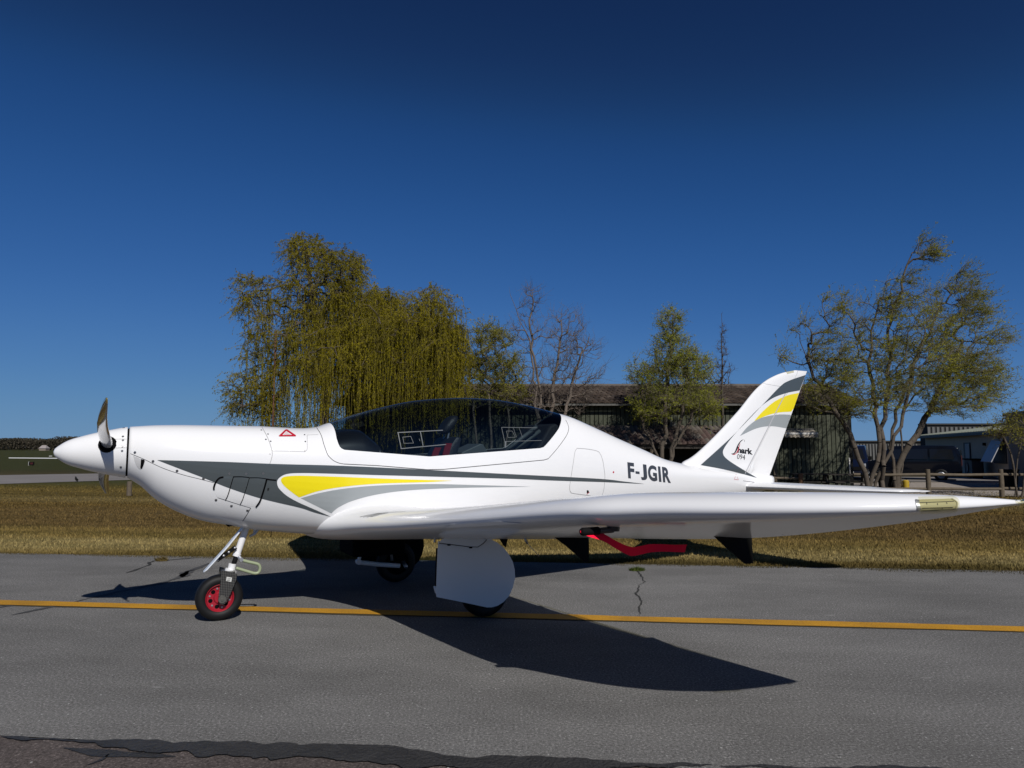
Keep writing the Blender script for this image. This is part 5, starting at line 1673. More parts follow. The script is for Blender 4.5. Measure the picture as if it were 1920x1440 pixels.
def pts_l(pp, l): return [onl(x, y, l) for x, y in pp]
fo = pts_l([(416.5, 1068.5), (445, 1076), (444, 1084), (440, 1095), (432, 1114), (424, 1130), (418.5, 1134), (412, 1132.5), (408.8, 1126), (410, 1114), (413.5, 1090)], 0.075)
fork = MB().prism([(p.x, p.z) for p in fo], -0.0785, -0.0715).prism([(p.x, p.z) for p in fo], 0.0715, 0.0785)
xa, xb = min(p.x for p in fo[:2]), max(p.x for p in fo[:2])
def carbon_weave():
    m, nt, b = new_mat('carbon_weave')
    tc = N(nt, 'ShaderNodeTexCoord')
    mp = N(nt, 'ShaderNodeMapping'); mp.inputs['Rotation'].default_value = (0, math.radians(45), 0); mp.inputs['Scale'].default_value = (130, 130, 130)
    nt.links.new(tc.outputs['Object'], mp.inputs['Vector'])
    ck = N(nt, 'ShaderNodeTexChecker'); ck.inputs['Scale'].default_value = 1.0
    ck.inputs['Color1'].default_value = (0.008, 0.008, 0.009, 1); ck.inputs['Color2'].default_value = (0.075, 0.072, 0.068, 1)
    nt.links.new(mp.outputs[0], ck.inputs['Vector']); nt.links.new(ck.outputs[0], b.inputs['Base Color'])
    b.inputs['Roughness'].default_value = 0.35; b.inputs['Coat Weight'].default_value = 0.3
    return m
M['weave'] = carbon_weave()
fork.box(xa + 0.004, xb - 0.012, -0.0712, 0.0712, fo[1].z - 0.012, fo[1].z + 0.018)
forko = fork.build('fork', M['weave'], plane, bevel=0.002)
ax_ = onl(417, 1124.5, 0.09)
MB().lathe_y([(0, -0.012), (0.009, -0.012), (0.009, -0.006), (0.024, -0.006), (0.026, 0.0), (0.026, 0.008)], (ax_.x, -0.079, ax_.z), 20).build('axle_nut', plain('axle_steel', (0.2, 0.19, 0.17), 0.4, metal=0.8), forko)
lp = pts_l([(425, 1081.5), (435, 1083), (433.5, 1091), (423.8, 1089)], 0.0795)
MB().prism([(p.x, p.z) for p in lp], -0.0800, -0.0786).build('fork_label', M['plate'], forko)
for a, b in (((426.5, 1084.2), (432.5, 1085.2)), ((425.8, 1087), (431.5, 1088))):
    p, q = onl(*a, 0.081), onl(*b, 0.081)
    MB().box(p.x, q.x, -0.0806, -0.0801, q.z - 0.0016, q.z + 0.0016).build('label_line', M['black'], forko)
s_top, s_mid, s_low, s_fk = onl(463.5, 984, 0.0), onl(443, 1043.5, 0.0), onl(437, 1060, 0.0), onl(433, 1074, 0.0)
strut = MB().tube([s_top + (s_top - s_mid) * 0.25, s_mid], 0.0225, 20).tube([s_mid + (s_top - s_mid) * 0.10, s_mid + (s_top - s_mid) * 0.01], 0.0265, 20).build('strut', M['gear_white'], plane)
smooth_by_angle(strut)
MB().tube([s_mid + (s_low - s_mid) * 0.02, s_low + (s_fk - s_low) * 0.3], 0.0165, 16).build('piston', M['black'], plane, smooth=True)
cl = MB().tube([s_low - Vector((0.004, 0, -0.012)), s_fk - Vector((0, 0, -0.01))], 0.025, 20).tube([s_fk - Vector((-0.003, 0, -0.022)), s_fk - Vector((0.003, 0, -0.006))], 0.040, 20).build('collar', M['gear_white'], plane)
smooth_by_angle(cl)
lug = onl(452, 1049, 0.028)
lugs = MB().tube([s_mid + Vector((0, 0, 0.02)), lug], 0.013, 10).tube([lug + Vector((0, 0.02, 0)), lug + Vector((0, -0.02, 0))], 0.013, 12).build('lug', M['steel'], plane)
lq = [(454, 1050.5), (466, 1053.5), (478, 1056.2), (484.5, 1058.5), (487.3, 1063), (487, 1069), (483.5, 1074), (476, 1074.8), (466, 1072), (454, 1068.5), (442.5, 1065)]
MB().tube([onl(x, y, 0.03) for x, y in crom_open(lq, 4)], 0.0105, 12).build('damper_loop', M['hose'], plane, smooth=True)
# white door strip seen edge-on, black drag link with bolts
d0, d1, d2 = onl(459, 985, 0.055), onl(425, 1027, 0.055), onl(385, 1071, 0.055)
V = []
for p, hw in ((d0, 0.008), (d1, 0.0125), (d2, 0.010)):
    V += [(p.x - hw, p.y - 0.006, p.z - hw * 0.6), (p.x + hw, p.y - 0.006, p.z + hw * 0.6), (p.x + hw, p.y + 0.05, p.z + hw * 0.6), (p.x - hw, p.y + 0.05, p.z - hw * 0.6)]
F = []
for i in range(2):
    for k in range(4): F.append((i * 4 + k, i * 4 + (k + 1) % 4, (i + 1) * 4 + (k + 1) % 4, (i + 1) * 4 + k))
F += [(3, 2, 1, 0), (8, 9, 10, 11)]
MB().add(V, F).build('gear_door', plain('door_strip', (0.62, 0.66, 0.72), 0.35), plane)
k0, k1 = onl(442.5, 1025.5, 0.03), onl(406, 1051, 0.03)
kd = (k1 - k0).normalized(); kn = Vector((-kd.z, 0, kd.x))
q = [k0 + kn * 0.014, k1 + kn * 0.014, k1 - kn * 0.014, k0 - kn * 0.014]
lk = MB().prism([(p.x, p.z) for p in q], -0.036, -0.028).build('drag_link', M['black'], plane, bevel=0.002)
for t in (0.06, 0.38, 0.64, 0.97):
    p = k0 + (k1 - k0) * t
    MB().lathe_y([(0, -0.006), (0.008, -0.005), (0.0085, 0)], (p.x, -0.0362, p.z), 12).build('bolt', M['steel'], lk, smooth=True)
b0, b1, b2 = onl(486, 991, 0.03), onl(478, 1001, 0.03), onl(468, 1006, 0.02)
MB().tube([onl(489, 985, 0.03), b0, b1, b2], 0.009, 8).build('retract_arm', M['steel'], plane, smooth=True)
MB().tube([onl(481, 987, 0.0), onl(478, 1000, 0.0)], 0.014, 8).build('retract_jack', M['gear_white'], plane, smooth=True)
br = pts_l([(452, 978), (458, 971.5), (462, 973), (468, 981), (466, 986), (455, 984)], 0.07)
MB().prism([(p.x, p.z) for p in br], -0.09, 0.05).build('gear_bracket', M['steel'], plane, bevel=0.004)
ex = pts_l([(416.5, 976), (424, 978), (438, 981.5), (436, 984), (426, 986.5)], 0.0)
MB().prism([(p.x, p.z) for p in ex], -0.06, 0.06).build('exhaust_outlet', M['gap'], plane, bevel=0.004)
e2 = onl(334, 954, 0.0)
MB().tube([e2 + Vector((0.0, 0, 0.03)), e2 + Vector((-0.005, 0, -0.012))], 0.011, 10).build('drain_tube', M['black'], plane)
e3, e4 = onl(510, 990, 0.05), onl(507.5, 1007, 0.05)
MB().tube([e3, e4], 0.0025, 6).build('drain_rod', M['black'], plane)

# ------------------------------------------------------------------ main gear
MR = 0.172
door_px = [(821.5, 1015.4), (819.5, 1060), (817.6, 1113), (818.5, 1119.3), (850, 1125.5), (885, 1132.8), (912.5, 1138.8), (922, 1138.6), (933, 1135.5), (944, 1128.5), (954, 1117.5), (961, 1102), (965.6, 1082), (964.8, 1068), (961, 1053), (954, 1039.5), (944.5, 1027), (933, 1017.5), (921, 1011.5), (900, 1010.3)]
dp_ = pts_l(door_px, 0.86)
def main_gear(side):
    """side -1 near, +1 far"""
    y = side * 0.75
    wheel((1.61 if side < 0 else 1.49, y, MR), MR, 0.105, rim_mat=M['gap'], holes=False)  # rims coloured black for the deep shade under the wing
    poly = [(p.x, p.z) for p in dp_]
    o = MB().prism(poly, side * 0.857, side * 0.863).build('gear_door', M['white'] if side < 0 else [M['black']], plane)  # far door and its plate coloured black for the shade they hang in
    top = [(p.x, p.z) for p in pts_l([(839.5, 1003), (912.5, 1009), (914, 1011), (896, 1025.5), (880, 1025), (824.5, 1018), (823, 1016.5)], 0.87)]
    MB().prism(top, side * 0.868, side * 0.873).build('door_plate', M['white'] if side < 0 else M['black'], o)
    # trailing arm and leg
    zt = 0.60
    lg = MB()
    yl = side * 0.80
    dx = 0.07
    if side > 0: yl, dx = 0.62, -0.06
    lg.tube([(1.285 + dx, yl - side * 0.02, 0.60), (1.232 + dx, yl, 0.395), (1.186 + dx, yl, 0.225)], 0.014, 14)
    lg.tube([(1.182 + dx, yl, 0.212), (1.36 + dx, yl, 0.180), (1.54 + dx, yl, 0.155)], 0.019, 14)
    lg.tube([(1.184 + dx, yl - 0.02, 0.215), (1.184 + dx, yl + 0.02, 0.215)], 0.022, 14)
    l_ = lg.build('gear_leg', M['gear_white'], plane); smooth_by_angle(l_)
    MB().tube([(1.54, yl, 0.14), (1.54, side * 0.70, 0.172)], 0.016, 12).build('axle', M['steel'], plane, smooth=True)
    MB().tube([(1.42, side * 0.815, 0.56), (1.44, side * 0.70, 0.19)], 0.012, 10).build('shock_absorber', M['steel'], plane, smooth=True)
    if side > 0:
        MB().box(1.02, 1.46, 0.42, 0.845, 0.28, 0.50).build('dark_gear_block', M['gap'], plane, bevel=0.02)  # solid black block hung below the far wing
    return o
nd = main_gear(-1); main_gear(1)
MB().tube([onl(x, y, 0.8745) for x, y in ((824, 1018.6), (850, 1021.6), (880, 1025.3), (896, 1025.7), (906, 1019), (913, 1011.5))], 0.0022, 5).build('door_plate_shade', M['gap'], nd)  # dark line drawn as shade under the plate edge
for a in ((842, 1021.5), (883, 1026.5)):
    p = onl(*a, 0.875)
    MB().box(p.x - 0.008, p.x + 0.008, -0.882, -0.8635, p.z - 0.005, p.z + 0.005).build('hinge', M['gap'], nd)
fl = drape('door_fairing', [(826.5, 993.5, 1), (850, 982.5), (892, 977.5), (930, 977), (978, 980, 1), (976, 989), (971, 998), (954, 1006.5), (930, 1010), (902, 1009.5), (839.6, 1003, 1), (832, 1000)], WG, M['white'], off=0.004, step=5)
pts_ = [onl(822.5, 1013, 0.82), onl(812, 1010, 0.80)]
MB().tube([onl(815, 999, 0.72), onl(815, 1017, 0.72)], 0.008, 8).tube([onl(808, 1009, 0.72), onl(824, 1009, 0.72)], 0.008, 8).build('door_actuator', M['steel'], plane)
MB().tube([onl(820.5, 1028, 0.80), onl(818.5, 1105, 0.80)], 0.012, 8).build('brake_line', M['black'], plane, smooth=True)
MB().tube([onl(815.5, 1099, 0.80), onl(818, 1110, 0.80), onl(823, 1112, 0.80)], 0.011, 8).build('arm_joint', M['gear_white'], plane, smooth=True)

# ------------------------------------------------------------------ under the wing
def plate(pp, l, th, name, mat, mirror=False):
    P = pts_l(pp, l)
    o = MB().prism([(p.x, p.z) for p in P], -l - th / 2, -l + th / 2).build(name, mat, plane)
    if mirror:
        MB().prism([(p.x, p.z) for p in P], l - th / 2, l + th / 2).build(name, mat, plane)
    return o
plate([(1030, 997), (1103, 997), (1103.5, 1030), (1103, 1053.5), (1096, 1053), (1062, 1024), (1038, 1006)], 1.38, 0.014, 'flap_hinge_plate', M['black'], True)
plate([(1334, 995), (1407, 992), (1408.5, 1025), (1411, 1055.5), (1397, 1057), (1365, 1029), (1338, 1004)], 2.62, 0.014, 'flap_hinge_plate', M['black'], True)
plate([(935, 1008), (952, 1008), (948, 1026), (944, 1022)], 0.78, 0.012, 'flap_hinge_plate', M['black'])
MB().tube([onl(983, 1008, 1.1), onl(989, 1019, 1.1)], 0.008, 8).tube([onl(989, 1019, 1.1), onl(1011, 1043, 1.1)], 0.002, 6).build('wing_drain', M['steel'], plane, smooth=True)
MB().tube([onl(1463, 984, 2.9), onl(1466, 1000, 2.9), onl(1453, 996, 2.9)], 0.008, 8).build('tie_down_ring', M['black'], plane, smooth=True)
# pitot mast with its cover
LP = 2.76
m0, m1, m2, m3 = onl(1153, 972, LP), onl(1152, 990, LP), onl(1140, 994, LP), onl(1092, 997, LP)
pm = MB().tube([onl(1150, 968, LP), onl(1150, 982, LP), onl(1150, 995.5, LP)], [0.032, 0.030, 0.026], 14).tube([onl(1148, 992, LP), m2, onl(1118, 995.6, LP)], [0.016, 0.0135, 0.0125], 14).build('pitot_mast', M['carbon'], plane, smooth=True)
smooth_by_angle(pm)
MB().tube([onl(1122, 995.2, LP), m3, onl(1089, 997.2, LP)], [0.017, 0.017, 0.012], 14).build('pitot_cover', M['black'], pm, smooth=True)

# the streamer hanging from the pitot cover is a thing of its own
st_top = [(1088, 995), (1098, 993.8), (1110, 994.2), (1124, 997), (1138, 1004), (1155, 1014), (1170, 1021), (1180, 1024.6), (1190, 1025.6), (1205, 1023), (1218, 1020.5), (1240, 1020.4), (1265, 1021.5), (1288, 1021)]
st_bot = [(1088.5, 999), (1098, 1004), (1110, 1008), (1124, 1012), (1138, 1018), (1155, 1029), (1170, 1037), (1180, 1041.5), (1187, 1042.5), (1203, 1039.5), (1218, 1036), (1240, 1034.4), (1265, 1035), (1284, 1035.6)]
stt, stb = crom_open(st_top, 4), crom_open(st_bot, 4)
V, F = [], []
nn_ = len(stt); NW = 5
for i in range(nn_):
    t = i / (nn_ - 1)
    for k in range(NW):
        a = k / (NW - 1)
        x = stt[i][0] * (1 - a) + stb[i][0] * a; y = stt[i][1] * (1 - a) + stb[i][1] * a
        l = LP + 0.03 * math.sin(t * 9) * t + (a - 0.5) * 0.035 * math.sin(t * 7 + 0.6) * min(1, t * 4)
        V.append(MW @ onl(x, y, l))
root = V[0].copy()
V = [v - root for v in V]
for i in range(nn_ - 1):
    for k in range(NW - 1): F.append((i * NW + k, (i + 1) * NW + k, (i + 1) * NW + k + 1, i * NW + k + 1))
# cloth thickness
nV = len(V)
nrm = (MW.to_3x3() @ Vector((0, 1, 0))) * 0.0012
V2 = V + [v + nrm for v in V]
F2 = F + [tuple(i + nV for i in f[::-1]) for f in F]
rib = mesh_obj('streamer', V2, F2, M['ribbon'], None, smooth=True)
rib.location = root
tag(rib, 'bright red cloth streamer blowing from the pitot tube under the near wing', 'streamer')

# ------------------------------------------------------------------ trees
def bark(name, c, var=0.4):
    return plain(name, c, 0.95, var=var, vscale=7, bump=0.6, bscale=30)
M['bark'] = bark('willow_bark', (0.08, 0.064, 0.048))
M['bark_dark'] = bark('dark_bark', (0.07, 0.057, 0.045))
M['bark_brown'] = bark('brown_bark', (0.125, 0.10, 0.08))
M['twig_grey'] = plain('grey_twigs', (0.12, 0.10, 0.08), 0.9)
M['leaf_willow'] = leaf_mat('weeping_willow_leaves', [(0.0, (0.085, 0.078, 0.008)), (0.5, (0.20, 0.172, 0.011)), (1.0, (0.36, 0.30, 0.026))], 0.38)
M['leaf_olive'] = leaf_mat('olive_leaves', [(0.0, (0.12, 0.118, 0.012)), (0.5, (0.26, 0.25, 0.020)), (1.0, (0.44, 0.42, 0.05))], 0.45)
M['leaf_green'] = leaf_mat('fresh_green_leaves', [(0.0, (0.12, 0.135, 0.014)), (0.5, (0.27, 0.285, 0.024)), (1.0, (0.46, 0.46, 0.055))], 0.45)
M['twig_yellow'] = plain('willow_shoots', (0.15, 0.122, 0.028), 0.8)
M['twig_olive'] = plain('olive_shoots', (0.15, 0.138, 0.06), 0.85)
M['leaf_bush'] = leaf_mat('bush_leaves', [(0.0, (0.11, 0.11, 0.018)), (0.5, (0.22, 0.21, 0.032)), (1.0, (0.38, 0.34, 0.07))], 0.42)

def frusta(edges, n):
    """edges: arrays A,B (m,3), ra, rb -> verts, quad faces of n-sided tapered sticks"""
    A_, B_, ra, rb = edges
    m = len(A_)
    d = B_ - A_; L = np.linalg.norm(d, axis=1, keepdims=True); d = d / np.maximum(L, 1e-6)
    ref = np.where(np.abs(d[:, 2:3]) < 0.9, np.array([[0, 0, 1.0]]), np.array([[1.0, 0, 0]]))
    u = np.cross(d, ref); u /= np.linalg.norm(u, axis=1, keepdims=True)
    w_ = np.cross(d, u)
    ang = np.arange(n) * 2 * np.pi / n
    ring = u[:, None, :] * np.cos(ang)[None, :, None] + w_[:, None, :] * np.sin(ang)[None, :, None]
    a = A_[:, None, :] + ring * ra[:, None, None]
    b = B_[:, None, :] + ring * rb[:, None, None]
    V = np.concatenate([a, b], 1).reshape(-1, 3)
    base = (np.arange(m) * 2 * n)[:, None, None]
    k = np.arange(n); k2 = (k + 1) % n
    q = np.stack([k, k2, k2 + n, k + n], 1)[None]
    return V, (base + q).reshape(-1, 4)

def leaf_quads(P, D, ln, wd, rg):
    n = len(P)
    D = D / np.maximum(np.linalg.norm(D, axis=1, keepdims=True), 1e-6)
    e = np.cross(D, rg.normal(size=(n, 3))); e /= np.maximum(np.linalg.norm(e, axis=1, keepdims=True), 1e-6)
    L = ln * rg.uniform(0.6, 1.3, (n, 1)); Wd = wd * rg.uniform(0.7, 1.3, (n, 1))
    return np.stack([P, P + D * L * 0.5 + e * Wd, P + D * L, P + D * L * 0.5 - e * Wd], 1).reshape(-1, 3)

def tree(name, label, Y, trunks, crowns, n_attr, *, bark_m, leaf_m, group=None, cat='tree', seed=1, curl=0.1, depth=1.0, rmin=0.010, pipe=0.42, rmax=0.2,
         twigs=5, twig_len=0.5, twig_dir=(0, 0, 0.3), twig_spread=1.0, twig_r=0.005, leaves=12, leaf=(0.07, 0.014), droop=0.0, strands=0, strand_area=None, strand_len=(1.0, 3.0), strand_leaf=(0.10, 0.0105), base_z=None, up=0.15, leafless=False, leaf_p=1.0, twig_m=None):
    rg = np.random.default_rng(seed)
    base = at(*trunks[0][0], Y); gz = terrain(base.x, Y) if base_z is None else base_z
    origin = np.array([base.x, Y, gz])
    nodes, parent = [], []
    for tr in trunks:
        prev = -1
        for (px, py, *dy) in tr:
            p = at(px, py, Y + (dy[0] if dy else 0.0))
            p = np.array(p)
            if prev == -1: p[2] = min(p[2], gz - 0.05)
            if prev >= 0:
                q0 = nodes[prev]; m = max(1, int(np.linalg.norm(p - q0) / 0.35))
                for k in range(1, m + 1):
                    t = k / m
                    c = q0 + (p - q0) * t + (rg.normal(size=3) * curl * 0.25 if k < m else 0)
                    nodes.append(c); parent.append(prev if k == 1 else len(nodes) - 2)
                prev = len(nodes) - 1
            else:
                nodes.append(p); parent.append(-1); prev = len(nodes) - 1
    # attraction points filling the crown ellipses (given by where they lie around the trunk)
    att = []
    wts = np.array([c[4] for c in crowns], float); wts /= wts.sum()
    while len(att) < n_attr:
        cx, cy, rx, ry = crowns[rg.choice(len(crowns), p=wts)][:4]
        v = rg.normal(size=3); v /= np.linalg.norm(v); v *= rg.uniform(0.15, 1) ** 0.45
        dd = rx / FPX * Y * depth
        p = np.array(at(cx + v[0] * rx, cy + v[2] * -ry, Y + v[1] * dd))
        if p[2] > gz + 0.25: att.append(p)
    att = np.array(att)
    t0 = np.array([nodes[i] for i in range(len(nodes))])
    dist = np.min(np.linalg.norm(att[:, None] - t0[None], axis=2), axis=1)
    order = np.argsort(dist)
    tips = []
    nodes_arr = np.zeros((len(nodes) + n_attr * 8, 3)); cnt = len(nodes); nodes_arr[:cnt] = np.array(nodes)
    root_h = np.zeros(len(nodes_arr)); root_h[:cnt] = nodes_arr[:cnt, 2]
    for ai in order:
        a = att[ai]
        d = a - nodes_arr[:cnt]
        L = np.linalg.norm(d, axis=1)
        cost = L + np.where(d[:, 2] < 0, -d[:, 2] * (1.2 * (1 - droop)), 0) + 0.25 * np.abs(d[:, 2]) * (d[:, 2] < 0)
        # do not start from the bare foot of the trunk
        cost = cost + np.where(nodes_arr[:cnt, 2] < gz + 0.7, 1.5, 0)
        j = int(np.argmin(cost))
        p0 = nodes_arr[j].copy(); m = max(2, min(7, int(L[j] / 0.22)))
        prev = j
        side = rg.normal(size=3); side -= (a - p0) * np.dot(side, a - p0) / max(1e-6, np.dot(a - p0, a - p0)); side /= max(1e-6, np.linalg.norm(side))
        side2 = np.cross((a - p0) / max(1e-6, L[j]), side)
        ph = rg.uniform(0, 6.28)
        for k in range(1, m + 1):
            t = k / m
            c = p0 + (a - p0) * t + np.array([0, 0, up * L[j] * math.sin(math.pi * t) * 0.6])
            am = curl * min(L[j], 1.2) * math.sin(math.pi * t) ** 0.5 if k < m else 0
            c = c + (side * math.sin(ph + t * 9) + side2 * math.cos(ph + t * 7)) * am * 0.5
            nodes_arr[cnt] = c; parent.append(prev); prev = cnt; cnt += 1
        tips.append(prev)
    nodes = nodes_arr[:cnt]; parent = np.array(parent)
    w_ = np.zeros(cnt); w_[tips] += 1
    for i in range(cnt - 1, -1, -1):
        if parent[i] >= 0: w_[parent[i]] += w_[i]
    rad = np.minimum(rmax, rmin * np.maximum(w_, 1) ** pipe)
    has = parent >= 0
    ci = np.nonzero(has)[0]
    A_, B_ = nodes[parent[ci]], nodes[ci]
    ra = np.minimum(rad[parent[ci]], rad[ci] * 1.35); rb = rad[ci]
    big = rb > 0.03
    V1, F1 = frusta((A_[big], B_[big], ra[big], rb[big]), 8)
    V2, F2 = frusta((A_[~big], B_[~big], ra[~big], rb[~big]), 4)
    Vt, Ft = np.concatenate([V1, V2]), np.concatenate([F1, F2 + len(V1)])
    n_wood = len(Ft)
    # twigs from the outer nodes
    thin = ci[rad[ci] < rmin * 2.6]
    src = np.concatenate([np.repeat(np.array(tips), twigs), rg.choice(thin, len(tips) * twigs // 2)])
    n = len(src)
    out = nodes[src] - nodes[parent[src]]
    out /= np.maximum(np.linalg.norm(out, axis=1, keepdims=True), 1e-6)
    dr = out * 0.7 + rg.normal(size=(n, 3)) * 0.6 * twig_spread + np.array(twig_dir)
    dr /= np.linalg.norm(dr, axis=1, keepdims=True)
    tl = twig_len * rg.uniform(0.4, 1.2, (n, 1))
    S = 4
    pts = [nodes[src]]
    bend = rg.normal(size=(n, 3)) * 0.35 * (1 if curl > 0.12 else 0.6)
    for k in range(1, S + 1):
        t = k / S
        wob = bend * math.sin(t * 6.0) * 0.35
        pts.append(nodes[src] + dr * tl * t + wob * tl + np.array([0, 0, -1]) * droop * (tl * t) ** 2 * 1.1)
    EA = np.concatenate(pts[:-1]); EB = np.concatenate(pts[1:])
    ras = np.concatenate([np.full(n, twig_r * (1 - 0.2 * k)) for k in range(S)]); rbs = np.concatenate([np.full(n, twig_r * (1 - 0.2 * (k + 1))) for k in range(S)])
    V3, F3 = frusta((EA, EB, ras, rbs), 3)
    Ft = np.concatenate([Ft, F3 + len(Vt)]); Vt = np.concatenate([Vt, V3])
    LV = []
    if not leafless:
        m = int(n * leaves)
        it = rg.integers(0, n, m)
        if leaf_p < 1:
            okn = rg.uniform(size=cnt) < leaf_p; okt = okn[src]; it = it[okt[it] | (rg.uniform(size=m) < 0.12)]; m = len(it)
        seg = rg.uniform(0.15, 1, m) * S
        k = np.minimum(seg.astype(int), S - 1); f = (seg - k)[:, None]
        PA = np.stack(pts)                       # S+1, n, 3
        P = PA[k, it] * (1 - f) + PA[k + 1, it] * f
        Dl = (PA[k + 1, it] - PA[k, it]); Dl /= np.maximum(np.linalg.norm(Dl, axis=1, keepdims=True), 1e-6)
        Dl = Dl * 0.6 + rg.normal(size=(m, 3)) * 0.55 + np.array([0, 0, -0.9 * droop])
        LV.append(leaf_quads(P, Dl, leaf[0], leaf[1], rg))
    if strands:
        hi = np.nonzero((rad < rmin * 6))[0]
        if strand_area is not None:
            x0, x1, y0, y1 = strand_area
            c0, c1 = at(x0, y1, Y), at(x1, y0, Y)
            hi = hi[(nodes[hi, 0] > c0.x) & (nodes[hi, 0] < c1.x) & (nodes[hi, 2] > c0.z) & (nodes[hi, 2] < c1.z)]
        pw = np.ones(len(hi))
        if strand_area is not None: pw[nodes[hi, 0] < at(575, 700, Y).x] = 0.4
        ss = rg.choice(hi, strands, p=pw / pw.sum())
        start = nodes[ss] + rg.normal(size=(strands, 3)) * np.array([0.22, 0.22, 0.1])
        Ls = rg.uniform(*strand_len, strands)
        Ls = np.minimum(Ls, np.maximum(0.3, start[:, 2] - (gz + 0.9 + rg.uniform(0, 1.4, strands))))
        K = 10
        off = rg.normal(size=(strands, 2)) * 0.22; ph = rg.uniform(0, 6.28, (strands, 2))
        sp = []
        for k in range(K + 1):
            t = k / K
            h = np.minimum(1, t * 3.0) ** 0.6
            xy = start[:, :2] + off * h + 0.035 * np.sin(ph + t * 7)
            sp.append(np.concatenate([xy, (start[:, 2] - Ls * t + 0.10 * np.sin(min(1, t * 4) * math.pi))[:, None]], 1))
        EA = np.concatenate(sp[:-1]); EB = np.concatenate(sp[1:])
        V3, F3 = frusta((EA, EB, np.full(len(EA), 0.0040), np.full(len(EA), 0.0032)), 3)
        Ft = np.concatenate([Ft, F3 + len(Vt)]); Vt = np.concatenate([Vt, V3])
        per = 64
        m = strands * per
        it = np.repeat(np.arange(strands), per)
        seg = rg.uniform(0.02, 1, m) * K
        k = np.minimum(seg.astype(int), K - 1); f = (seg - k)[:, None]
        PA = np.stack(sp)
        P = PA[k, it] * (1 - f) + PA[k + 1, it] * f
        Dl = np.concatenate([rg.normal(size=(m, 2)) * 0.3, np.full((m, 1), -1.0)], 1)
        LV.append(leaf_quads(P, Dl, strand_leaf[0], strand_leaf[1], rg))
    t = empty(name, tuple(origin))
    tag(t, label, cat, group)
    tk = np_mesh('trunk', Vt - origin, Ft, [bark_m, twig_m or bark_m], t, smooth=True)
    mi = np.zeros(len(Ft), np.int32); mi[n_wood:] = 1
    tk.data.polygons.foreach_set('material_index', mi)
    if LV:
        LVv = np.concatenate(LV) - origin
        np_mesh('crown', LVv, np.arange(len(LVv)).reshape(-1, 4), leaf_m, t)
    return t

# big weeping willow behind the canopy
tree('weeping_willow', 'big yellow-green weeping willow with hanging strands behind the canopy', 27.6,
     [[(610, 925), (606, 820), (612, 730), (600, 640), (585, 560), (575, 480)], [(640, 925), (660, 800), (720, 690), (790, 600)]],
     [(600, 520, 78, 70, 1.6), (570, 470, 40, 30, 0.6), (640, 510, 45, 38, 0.6), (700, 572, 48, 32, 0.7), (520, 590, 75, 75, 1.3), (470, 540, 32, 30, 0.3), (690, 600, 110, 65, 1.7), (800, 590, 68, 55, 1.4), (835, 640, 40, 45, 0.8), (490, 700, 60, 60, 0.7), (470, 745, 52, 45, 1.0), (620, 660, 140, 60, 1.3), (760, 640, 95, 70, 1.2)],
     860, bark_m=M['bark'], leaf_m=M['leaf_willow'], group='willows behind the aircraft', seed=4, curl=0.12, rmin=0.013, rmax=0.24, twigs=5, twig_len=0.75, twig_dir=(0.05, 0, -0.05), droop=0.55,
     leaves=19, leaf=(0.08, 0.0115), twig_r=0.0065, strands=3300, twig_m=M['twig_yellow'], strand_area=(470, 880, 540, 750), strand_len=(1.2, 3.6))
# loose shrub willow just right of it
tree('shrub_willow', 'loose olive shrubby tree between the weeping willow and the bare tree', 28.6,
     [[(925, 930), (920, 800), (915, 720)], [(905, 930), (890, 790), (885, 720)], [(940, 930), (955, 790), (950, 740)]],
     [(920, 670, 50, 60, 1.5), (890, 720, 45, 55, 1), (955, 720, 35, 50, 1), (915, 630, 28, 25, 0.4)],
     320, bark_m=M['twig_grey'], leaf_m=M['leaf_bush'], seed=9, curl=0.12, rmin=0.009, rmax=0.045, twigs=6, twig_len=0.5, twig_dir=(0, 0, 0.5), leaves=12, leaf=(0.07, 0.012), leaf_p=0.75, twig_m=M['twig_olive'], droop=0.1, twig_r=0.005)
# bare curly tree
tree('bare_tree', 'bare twisted tree with no leaves in front of the tiled roof', 28.9,
     [[(1012, 930), (1008, 800), (1005, 740), (995, 660), (985, 620), (968, 580), (957, 553)], [(1035, 930), (1030, 800), (1040, 700), (1050, 640), (1052, 600)], [(1000, 930), (1015, 760), (1005, 690), (992, 600), (1000, 565)], [(1040, 930), (1062, 760), (1085, 680), (1105, 630)]],
     [(985, 620, 28, 55, 1), (1050, 660, 45, 75, 2.0), (1090, 690, 42, 60, 1.3), (1010, 720, 60, 50, 1.3), (1000, 560, 20, 20, 0.25), (1110, 720, 28, 30, 0.4), (1040, 760, 70, 25, 0.8), (1085, 615, 22, 28, 0.4)],
     300, bark_m=M['bark_brown'], leaf_m=None, seed=15, curl=0.22, rmin=0.0085, pipe=0.46, rmax=0.11, twigs=3, twig_len=0.7, twig_dir=(0.05, 0, 0.75), twig_spread=0.7, twig_r=0.0065, leafless=True, depth=1.1)
